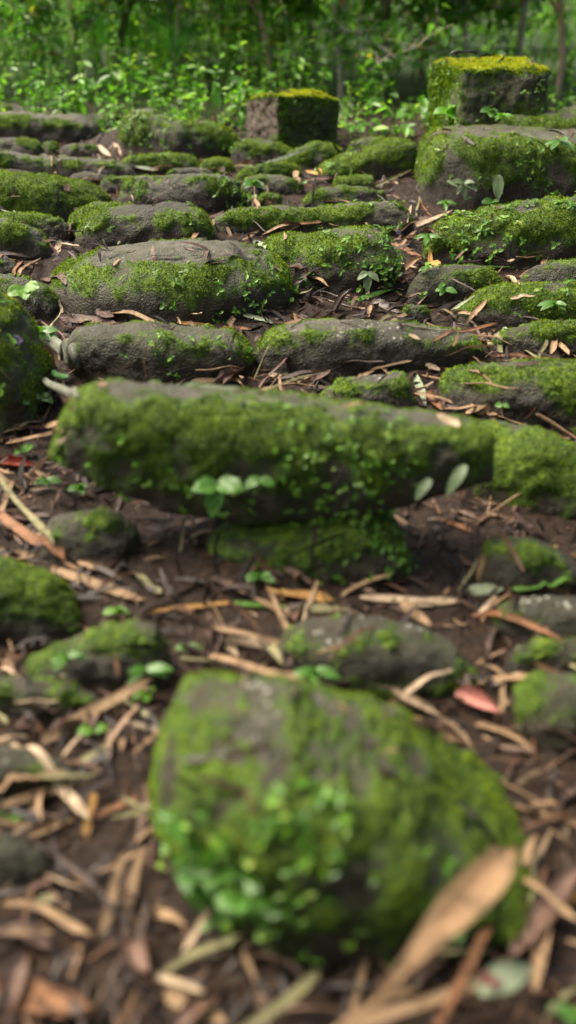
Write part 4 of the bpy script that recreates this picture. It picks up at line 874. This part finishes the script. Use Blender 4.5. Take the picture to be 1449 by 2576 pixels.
# small leafy plants
def plant(u, v, spx, nl, label, mat='plant', wr=.5, seed=0, droop=.35, tilt=.6, group='small leafy plants among the stones', angs=None, stem=.8):
    r = np.random.default_rng(seed+int(u)); p, n_, d = look(u, v)
    s = spx/F*depth(p)
    nn = np.array(n_); up = nrm(nn*.5+np.array([0, -.25, .6])); base = np.array(p)+nn*.001
    c = up*s*stem*.6
    root = link('plant', None, label, 'plant', group, loc=base)
    V, Fq = tubes([(np.array([[0, 0, -.004], c*.5+r.normal(size=3)*s*.04, c]), np.array([.035, .03, .022])*s+.0004)], 6)
    link('stem', np_mesh('stem', V, Fq, M['seed'], True), parent=root)
    tc = nrm(np.array([0, 0, CAMZ])-base); sx = nrm(np.cross([0, 0, 1.], -tc)); sz = np.cross(-tc, sx)*-1
    for k in range(nl):
        a = angs[k] if angs else 2*math.pi*k/nl + r.normal()*.3
        a = math.radians(a) if angs else a
        ax = sx*math.cos(a) + np.array([0, 0, 1.])*math.sin(a)*(.9 if angs else .35) + tc*(.25 if angs else .5*abs(math.sin(a))) + (up*.25)
        L = s*(.8+.35*r.random()); ax = nrm(ax)
        n = 9; t = np.linspace(0, 1, n)[:, None]
        path = c + ax*L*t + np.array([0, 0, -1.])*droop*L*t*t
        me = piece_mesh('leaf', path, L*wr, 'leaf', M[mat], nrm(tc*.6+np.array([0, 0, .7])), int(u)+k, .3)
        link('leaf', me, parent=root)
PL = [(548, 1228, 74, 3, 'three-leaved plant on the front of the great slab', 'plant', .75, [175, 8, -80]),
 (655, 1205, 38, 2, 'two-leaved sprout right of the three-leaved plant on the slab', 'plant', .8, [200, -20]),
 (1075, 1210, 60, 1, 'left of two hanging grey-green leaves on the slab front', 'greygreen', .5, [-55]),
 (1160, 1180, 70, 1, 'right of two hanging grey-green leaves on the slab front', 'greygreen', .45, [-60]),
 (655, 1460, 40, 5, 'bright sprout in front of the stone under the slab', 'plant', .5, None),
 (120, 1220, 34, 4, 'sprout in the shadow left of the slab foot', 'plant', .6, None),
 (200, 1240, 36, 4, 'sprout under the left end of the great slab', 'plant', .6, None),
 (175, 1655, 50, 5, 'leafy sprout on the left of the low sprouting stone', 'plant', .45, None),
 (370, 1690, 72, 5, 'long-leaved plant between the sprouting stone and nearest boulder', 'plant', .35, None),
 (375, 1755, 46, 3, 'short plant on the upper left corner of the nearest boulder', 'seed', .6, None),
 (475, 1640, 40, 2, 'lone sprout left of the pale flat strip', 'plant', .6, None),
 (790, 1690, 66, 4, 'green plant at the left end of the smooth oblong stone', 'plant', .4, None),
 (238, 1845, 40, 2, 'tiny plant below the forked tan strip', 'seed', .7, None),
 (300, 1545, 36, 3, 'little sprout behind the low sprouting stone', 'seed', .6, None),
 (740, 722, 42, 5, 'bushy sprout between the smooth stone and overhanging stone', 'plant', .5, None),
 (925, 690, 34, 3, 'pale-leaved plant under the overhanging stone', 'greygreen', .6, [-30, -90, -150]),
 (1250, 452, 46, 1, 'single oval hanging leaf on the big right rock', 'greygreen', .6, [-95]),
 (1125, 462, 30, 2, 'pair of narrow grey leaves low on the big right rock', 'greygreen', .35, [200, -160]),
 (1170, 470, 34, 5, 'spray of grey-green leaves at the centre foot of the big rock', 'greygreen', .45, [160, 20, -60, -100, 200]),
 (1400, 370, 40, 4, 'pale green star-shaped plant at the right of the big rock', 'plant', .4, None),
 (1125, 515, 30, 4, 'four-leaved sprout at the foot of the big right rock', 'plant', .4, None),
 (1235, 515, 26, 3, 'lobed leaf sprout at the foot of the big rock', 'plant', .8, None),
 (1085, 605, 36, 4, 'fresh green sprout on the rolled mauve leaf', 'plant', .4, None),
 (1118, 732, 30, 4, 'sprout on the face of the stone under the green blade', 'plant', .6, None),
 (640, 470, 34, 5, 'sprout with rounded leaves right of the knobbly stone', 'plant', .6, None),
 (632, 508, 24, 3, 'low sprout at the foot of the tall stalk', 'seed', .7, None),
 (290, 318, 26, 4, 'ferny sprout at the left end of the hump-shaped stone', 'seed', .5, None),
 (108, 372, 18, 3, 'tiny sprout on top of the long low stone', 'seed', .5, None),
 (410, 392, 12, 3, 'sprout on top of the low stone below the hump', 'seed', .5, None),
 (1130, 290, 40, 3, 'bright curled fern sprout at the foot of the tall block', 'herb', .7, None),
 (1235, 285, 26, 4, 'lobed pale sprout low on the dark face of the tall block', 'plant', .8, None),
 (1268, 300, 26, 6, 'tiny yellow-green fern on the grey crusted stone', 'herb', .3, None),
 (1390, 770, 40, 5, 'leafy sprout on the right of the bright mossy stone', 'plant', .4, None),
 (105, 860, 54, 5, 'bright lobed plant on the right side of the steep left boulder', 'plant', .5, None),
 (60, 740, 44, 3, 'rounded pale leaves at the top of the steep left boulder', 'seed', .8, None),
 (95, 1010, 36, 3, 'small plant low on the right of the steep left boulder', 'plant', .6, None),
 (1265, 1020, 20, 2, 'two tiny leaves beside the thin stalk on the mossy boulder', 'plant', .9, None),
 (760, 465, 14, 2, 'tiny yellow-green sprout beside the bark stake', 'seed', .8, None),
 (1430, 2560, 60, 4, 'blurred green plant in the lower right corner', 'plant', .6, None),
]
for (u, v, s_, nl, lb, mt, wr, an) in PL: plant(u, v, s_, nl, lb, mt, wr, angs=an)

# filler leaves that can be told apart only by kind and place
protos = []
for kk, (kind, mat, L, Wd, cl, word) in enumerate([('leaf', 'tan', .06, .014, .6, 'tan'), ('strip', 'pale', .075, .007, .5, 'pale'), ('strip', 'tan', .11, .009, .4, 'tan'),
        ('strip', 'mauve', .07, .008, .5, 'purplish-brown'), ('leaf', 'mauve', .06, .028, .8, 'purplish-brown'), ('leaf', 'dark', .055, .022, .8, 'dark wet'),
        ('strip', 'olive', .08, .007, .4, 'olive'), ('strip', 'dark', .09, .008, .5, 'dark wet'), ('twig', 'dark', .09, .004, 0, 'dark'), ('twig', 'tan', .08, .003, 0, 'tan')]):
    for v_ in range(2):
        n = 11; t = np.linspace(-.5, .5, n)
        P = np.stack([t*L, .022*L*np.sin(t*5+v_*2), .04*L*np.cos(t*math.pi)+.02*L*np.sin(t*9+v_)], 1)
        protos.append((piece_mesh(CATS[kind][0], P, Wd, kind, M[mat], np.array([0, 0, 1.]), 500+kk*7+v_*3, cl), kind, word, Wd))
cnt = 0; tries = 0
while cnt < 250 and tries < 6000:
    tries += 1
    u, v = rng.uniform(-20, 1470), rng.uniform(400, 2560)
    if rng.random() > np.interp(v, [400, 1000, 1350, 2560], [1, .9, .4, .35]): continue
    p, n_, d = look(u, v)
    isg = p.z < gz(p.y)+.025
    if not isg and (n_.z < .75 or v > 1250 or rng.random() > .06): continue
    me, kind, word, Wd = protos[int(rng.integers(len(protos)))]
    nm, ct = CATS[kind]
    rel, near_, nxt = lab_stone(np.array(p))
    noun = 'stalk' if kind == 'strip' else ct.split()[-1]
    cands = [f'{word} {noun} {rel} the {near_}', f'{word} {noun} {rel} the {near_}, towards the {nxt}']
    cands += [f'{ad} {c}' for ad in ('small', 'crooked') for c in cands]
    cands = [c for c in cands if 4 <= len(c.split()) <= 16]
    free = [c for c in cands[:2] if c not in USED]
    lbl = free[0] if free else cands[min(1, len(cands)-1)]
    if not free and USED.get(lbl, 0) >= 1 and rng.random() < .8: continue
    USED[lbl] = USED.get(lbl, 0)+1
    o = link(nm, me, lbl, ct, 'small dry leaves scattered in the litter', loc=p + n_*(.004+rng.random()*.012))
    o.rotation_euler = (rng.normal()*(.4 if isg else .12), rng.normal()*(.28 if isg else .08), rng.random()*6.28); k_ = rng.uniform(.6, 1.3)*(1.15 if v < 1000 else .9); o.scale = (k_, k_, k_)
    cnt += 1

# fine shredded litter: a mass
def shreds(n, lo, hi, name, label):
    pos, nor, ln = [], [], []
    c = 0
    while c < n:
        y = .42+ (4.3-.42)*rng.random()**1.25; x = rng.uniform(-1, 1)*(.40*y+.42)
        z, nn, g = down(x, y)
        if not g and 1.08 < y < 1.55:
            h = tree_.ray_cast(Vector((x, y, float(gz(y))+.07)), Vector((0, 0, -1)))
            if h[0] is not None and h[2] < bounds[0] and h[1].z > 0: z, nn, g = h[0].z, h[1], True
        stone_top = not g
        if stone_top and (nn.z < .6 or rng.random() > .16): 
            c += .2; continue
        pos.append((x, y, z)); nor.append(tuple(nn)); c += 1
    pos = np.array(pos); nor = np.array(nor); m = len(pos)
    L = lo+(hi-lo)*rng.random(m)**2.2; W = L*rng.uniform(.05, .25, m); W = np.minimum(W, .008)*np.interp(pos[:, 1], [.6, 1.3], [.6, 1.0])
    ax = rng.normal(size=(m, 3)); ax -= nor*(ax*nor).sum(1, keepdims=True); ax = nrm(nrm(ax)+nor*rng.normal(size=(m, 1))*.28)
    up = nrm(nor+rng.normal(size=(m, 3))*.45); side = nrm(np.cross(ax, up)); nn2 = np.cross(side, ax)
    p = pos + nor*(.002+rng.random((m, 1))*.008) - ax*L[:, None]*.5
    k = 4; V = []
    bend = rng.normal(size=(m, 1))*.12; sb = rng.normal(size=(m, 1))*.06
    for q in range(k):
        t = q/(k-1); wv = (W*(.45 if q in (0, k-1) else 1.0))[:, None]*.5
        c_ = p+ax*L[:, None]*t + nn2*bend*L[:, None]*(4*t*(1-t)) + side*sb*L[:, None]*(4*t*(1-t))
        V += [c_-side*wv, c_+side*wv]
    V = np.stack(V, 1).reshape(-1, 3)
    q = np.array([[2*j, 2*j+1, 2*j+3, 2*j+2] for j in range(k-1)])
    Fq = (np.arange(m)[:, None, None]*2*k+q[None]).reshape(-1, 4)
    link(name, np_mesh(name, V, Fq, M['litter']), label, 'leaf litter', kind='stuff')
shreds(23000, .006, .075, 'leaf_litter', 'brown shredded leaf and bamboo litter filling the gaps between stones')

# ------------------------------------------------------------------ trees
def make_tree(seed, h, mat_leaf, mat_bark, leaf=.055, depth_=4, rad=.018, spread=.9, low=.3, dens=1.0, lean=(0, 0)):
    r = np.random.default_rng(seed); segs = []; LP, LA = [], []
    def grow(p, d, L, rr, lv):
        n = 6; pts = [p]; dd = d
        for k in range(n):
            dd = nrm(dd + r.normal(size=3)*(.10 if lv == 0 else .24) + np.array([0, 0, .06 if lv < 2 else -.02])); p = p + dd*L/n; pts.append(p)
            if lv >= 2 or (lv == 1 and k > 1):
                m = r.poisson((2.0 if lv >= 3 else 1.1)*dens)
                for _ in range(m):
                    LP.append(p + r.normal(size=3)*.012); LA.append(dd*.5 + r.normal(size=3)*.8 + np.array([0, 0, -.05]))
        segs.append((np.array(pts), np.linspace(rr, rr*(.62 if lv < depth_ else .4), n+1)))
        if lv >= depth_: return
        nb = {0: 9, 1: 5, 2: 4}.get(lv, 3)
        for k in range(nb):
            if lv == 0:
                t = low + (1-low)*(k+r.random()*.6)/nb
            else: t = .25+.75*(k+.5)/nb
            j = min(int(t*n), n); q = pts[j]
            side = r.normal(size=3); side[2] *= .35; side = nrm(side)
            nd = nrm(nrm(d)*(.35 if lv == 0 else .55)+side*spread+np.array([0, 0, .15]))
            grow(q, nd, L*(.50 if lv == 0 else .62)*r.uniform(.75, 1.2), rr*(.5 if lv == 0 else .6), lv+1)
    grow(np.array([0, 0, -.05]), nrm(np.array([lean[0], lean[1], 1.])), h, rad, 0)
    V, Fq = [], []; o = 0
    big = [s for s in segs if s[1][0] > .004]; small = [s for s in segs if s[1][0] <= .004]
    V, Fq = tubes(big, 7)
    if small:
        small = [(p[::2], np.maximum(q[::2], .0012)) for p, q in small]
        V2, F2 = tubes(small, 4); Fq = np.concatenate([Fq, F2+len(V)]); V = np.concatenate([V, V2])
    trunk = np_mesh('trunk', V, Fq, mat_bark, True)
    LP = np.array(LP); LA = np.array(LA); m = len(LP)
    L = leaf*r.uniform(.55, 1.25, m)
    Vl, Fl = leaf_cloud(LP, LA, nrm(r.normal(size=(m, 3))*.5+np.array([0, -.1, 1.])), L, L*r.uniform(.38, .55, m), .3, .22)
    crown = np_mesh('crown', Vl, Fl, mat_leaf)
    return trunk, crown
TP = [make_tree(1, 1.15, M['tea'], M['bark'], .066, 3, .017, 1.0, .40, .6),
      make_tree(2, 1.05, M['tea'], M['barkred'], .070, 3, .015, 1.1, .45, .6),
      make_tree(3, 1.15, M['tea'], M['barkmoss'], .060, 3, .024, .95, .36, .7, (.1, .0)),
      make_tree(4, 1.0, M['tea'], M['bark'], .072, 3, .012, 1.2, .34, .6)]
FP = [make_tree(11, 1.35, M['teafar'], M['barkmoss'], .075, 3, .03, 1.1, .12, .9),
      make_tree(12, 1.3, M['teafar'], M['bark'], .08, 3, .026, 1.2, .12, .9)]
def tree(u, Y, k, sc, rot, label, far=False, group='tea trees behind the steps'):
    tr, cr = (FP if far else TP)[k]
    x = (u-CU)/F*(Y*cP-(gz(Y)-CAMZ)*sP)
    root = link('tea_tree' if not far else 'forest_tree', None, label, 'tree', group, loc=(x, Y, float(gz(Y))))
    root.rotation_euler = (0, 0, rot); root.scale = (sc, sc, sc)
    link('trunk', tr, parent=root); link('crown', cr, parent=root)
T_ = [(-60, 5.6, 0, .95, .3, 'leafy tree cut by the left edge of the view'),
 (95, 5.3, 3, .95, 1.2, 'slim pale-stemmed tree near the left edge, behind the thin grey stone'),
 (190, 6.6, 1, 1.0, 2.2, 'thin tree set back between the slim pale stem and the mossy forked trunk'),
 (265, 5.2, 2, .95, .8, 'tree with dark mossy forked trunk rising behind the gap in the back row'),
 (370, 6.4, 0, 1.1, 4.0, 'tree set back right of the mossy forked trunk'),
 (462, 5.9, 0, 1.0, 2.8, 'tree with whitish trunk behind the hump-shaped stone'),
 (560, 6.6, 3, 1.1, 3.6, 'tree standing back between the whitish and the straight reddish trunks'),
 (676, 5.0, 1, 1.05, .0, 'tree with straight reddish trunk behind the small square block'),
 (790, 5.6, 3, 1.05, 5.0, 'bushy tree just right of the straight reddish trunk'),
 (860, 4.9, 0, .85, 1.9, 'low dense tree behind the right side of the small block'),
 (980, 5.1, 2, .95, 2.6, 'tree with leaning lichen-covered branches left of the tall block'),
 (1060, 5.8, 1, 1.15, 3.3, 'dense tree immediately left of the tall block'),
 (1170, 5.2, 3, 1.1, 4.4, 'tree directly behind the left half of the tall block'),
 (1290, 5.5, 0, 1.1, 5.4, 'tree directly behind the right half of the tall block'),
 (1400, 4.9, 1, 1.1, .9, 'tree with bare stems just right of the tall block'),
 (1480, 5.6, 2, 1.1, 2.0, 'dark tree cut by the right edge of the view')]
for a_ in T_: tree(*a_)
for bx, by, bs, br, lb in [(-2.3, -1.6, 2.3, .4, 'unseen leafy tree added for shade behind the viewpoint, left of the path'), (.2, -2.7, 2.7, 2.1, 'unseen leafy tree added for shade straight behind the viewpoint'), (2.4, -1.5, 2.4, 4.2, 'unseen leafy tree added for shade behind the viewpoint, right of the path')]:  # unseen trees, added to keep frontal skylight off the stone fronts
    root = link('forest_tree', None, lb, 'tree', 'unseen trees added to shade the steps', loc=(bx, by, float(gz(by))))
    root.rotation_euler = (0, 0, br); root.scale = (bs, bs, bs)
    link('trunk', FP[0][0], parent=root); link('crown', FP[0][1], parent=root)
fi_ = 0
FL_ = ['far tree seen above the thin grey stone', 'far tree behind the slim pale stem', 'far tree behind the mossy forked trunk', 'far tree above the hump-shaped stone', 'far tree behind the whitish trunk', 'far tree left of the small square block',
       'far tree over the small square block', 'far tree right of the small block', 'far tree over the slanting wedge stone', 'far tree left of the tall block', 'far tree over the tall block', 'far tree above the grey crusted stone', 'far tree at the right edge of the view']
for q_, lb in enumerate(FL_):
    if q_ < 5 or q_ % 3 != 0: continue
    u = 60+q_*118
    Y = 8.2 + (q_ % 3)*1.3 + (2.2 if q_ < 2 else 0)
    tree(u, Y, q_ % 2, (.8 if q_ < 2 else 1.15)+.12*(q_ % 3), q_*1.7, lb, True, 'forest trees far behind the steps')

# undergrowth: a mass of herbs
def undergrowth():
    r = np.random.default_rng(77); P, A_, U_, L_, W_ = [], [], [], [], []; st = []
    n = 5200
    for _ in range(n):
        y = 3.72+12*r.random()**1.5; x = r.uniform(-1, 1)*(.33*y+.9)
        left = 1-sstep(-.2, .5, x/(.3*y))*.65
        if r.random() > left+.15: continue
        h = (.06+.40*r.random()**2)*(.7+.5*left)*(1 + .27*(y-4.5)); g = float(gz(y))
        if y < 4.9: h *= .35+.3*(y-3.7)
        top = np.array([x+r.normal()*.04, y+r.normal()*.04, g+h])
        st.append((np.array([[x, y, g], (np.array([x, y, g])+top)/2+r.normal(size=3)*.01, top]), np.array([.003, .0025, .0015])))
        lf = r.choice([.022, .032, .048]); pit = r.normal()*.35
        for k in range(int(4+h*(34 if lf < .045 else 18))):
            t = .25+.75*r.random(); p = np.array([x, y, g])*(1-t)+top*t
            a = r.random()*6.28; P.append(p); A_.append([math.cos(a), math.sin(a), .1+pit+r.normal()*.4]); U_.append([r.normal()*.3, r.normal()*.3-.15, 1])
            l = lf*r.uniform(.6, 1.3); L_.append(l); W_.append(l*r.uniform(.42, .62))
    V, Fq = leaf_cloud(*map(np.array, (P, A_, U_, L_, W_)), .2, .3)
    link('undergrowth', np_mesh('undergrowth', V, Fq, M['herb']), 'bright green leafy undergrowth filling the ground behind the steps', 'undergrowth', kind='stuff')
    V, Fq = tubes(st, 4)
    link('undergrowth_stems', np_mesh('undergrowth_stems', V, Fq, M['seed'], True), 'thin green stems of the undergrowth behind the steps', 'stems', kind='stuff')
undergrowth()
# broad-leaved plants
def broad(u, Y, h, n, label, seed):
    r = np.random.default_rng(seed); x = (u-CU)/F*(Y*cP-(gz(Y)-CAMZ)*sP)
    root = link('broad_leaved_plant', None, label, 'plant', 'broad-leaved plants in the undergrowth', loc=(x, Y, float(gz(Y))))
    for k in range(n):
        a = 2*math.pi*k/n+r.normal()*.3; ax = nrm(np.array([math.cos(a)*.6, math.sin(a)*.4, 1.0])); t = np.linspace(0, 1, 15)[:, None]
        P = ax*h*(.35+.65*t) + np.array([math.cos(a), math.sin(a), -.5])*h*.3*t*t
        link('leaf', piece_mesh('leaf', P, h*.30, 'leaf', M['banana'], nrm(np.array([0, -1, .6])), seed+k, .35), parent=root)
        V, Fq = tubes([(np.array([[0, 0, 0], ax*h*.2, ax*h*.36]), np.array([.008, .006, .004]))], 6)
        link('stalk', np_mesh('stalk', V, Fq, M['banana'], True), parent=root)
broad(345, 6.0, .42, 4, 'broad pale green upright leaves behind the hump-shaped stone', 3)
broad(420, 5.8, .36, 4, 'broad-leaved plant with a leaf slanting right, left of the whitish trunk', 8)
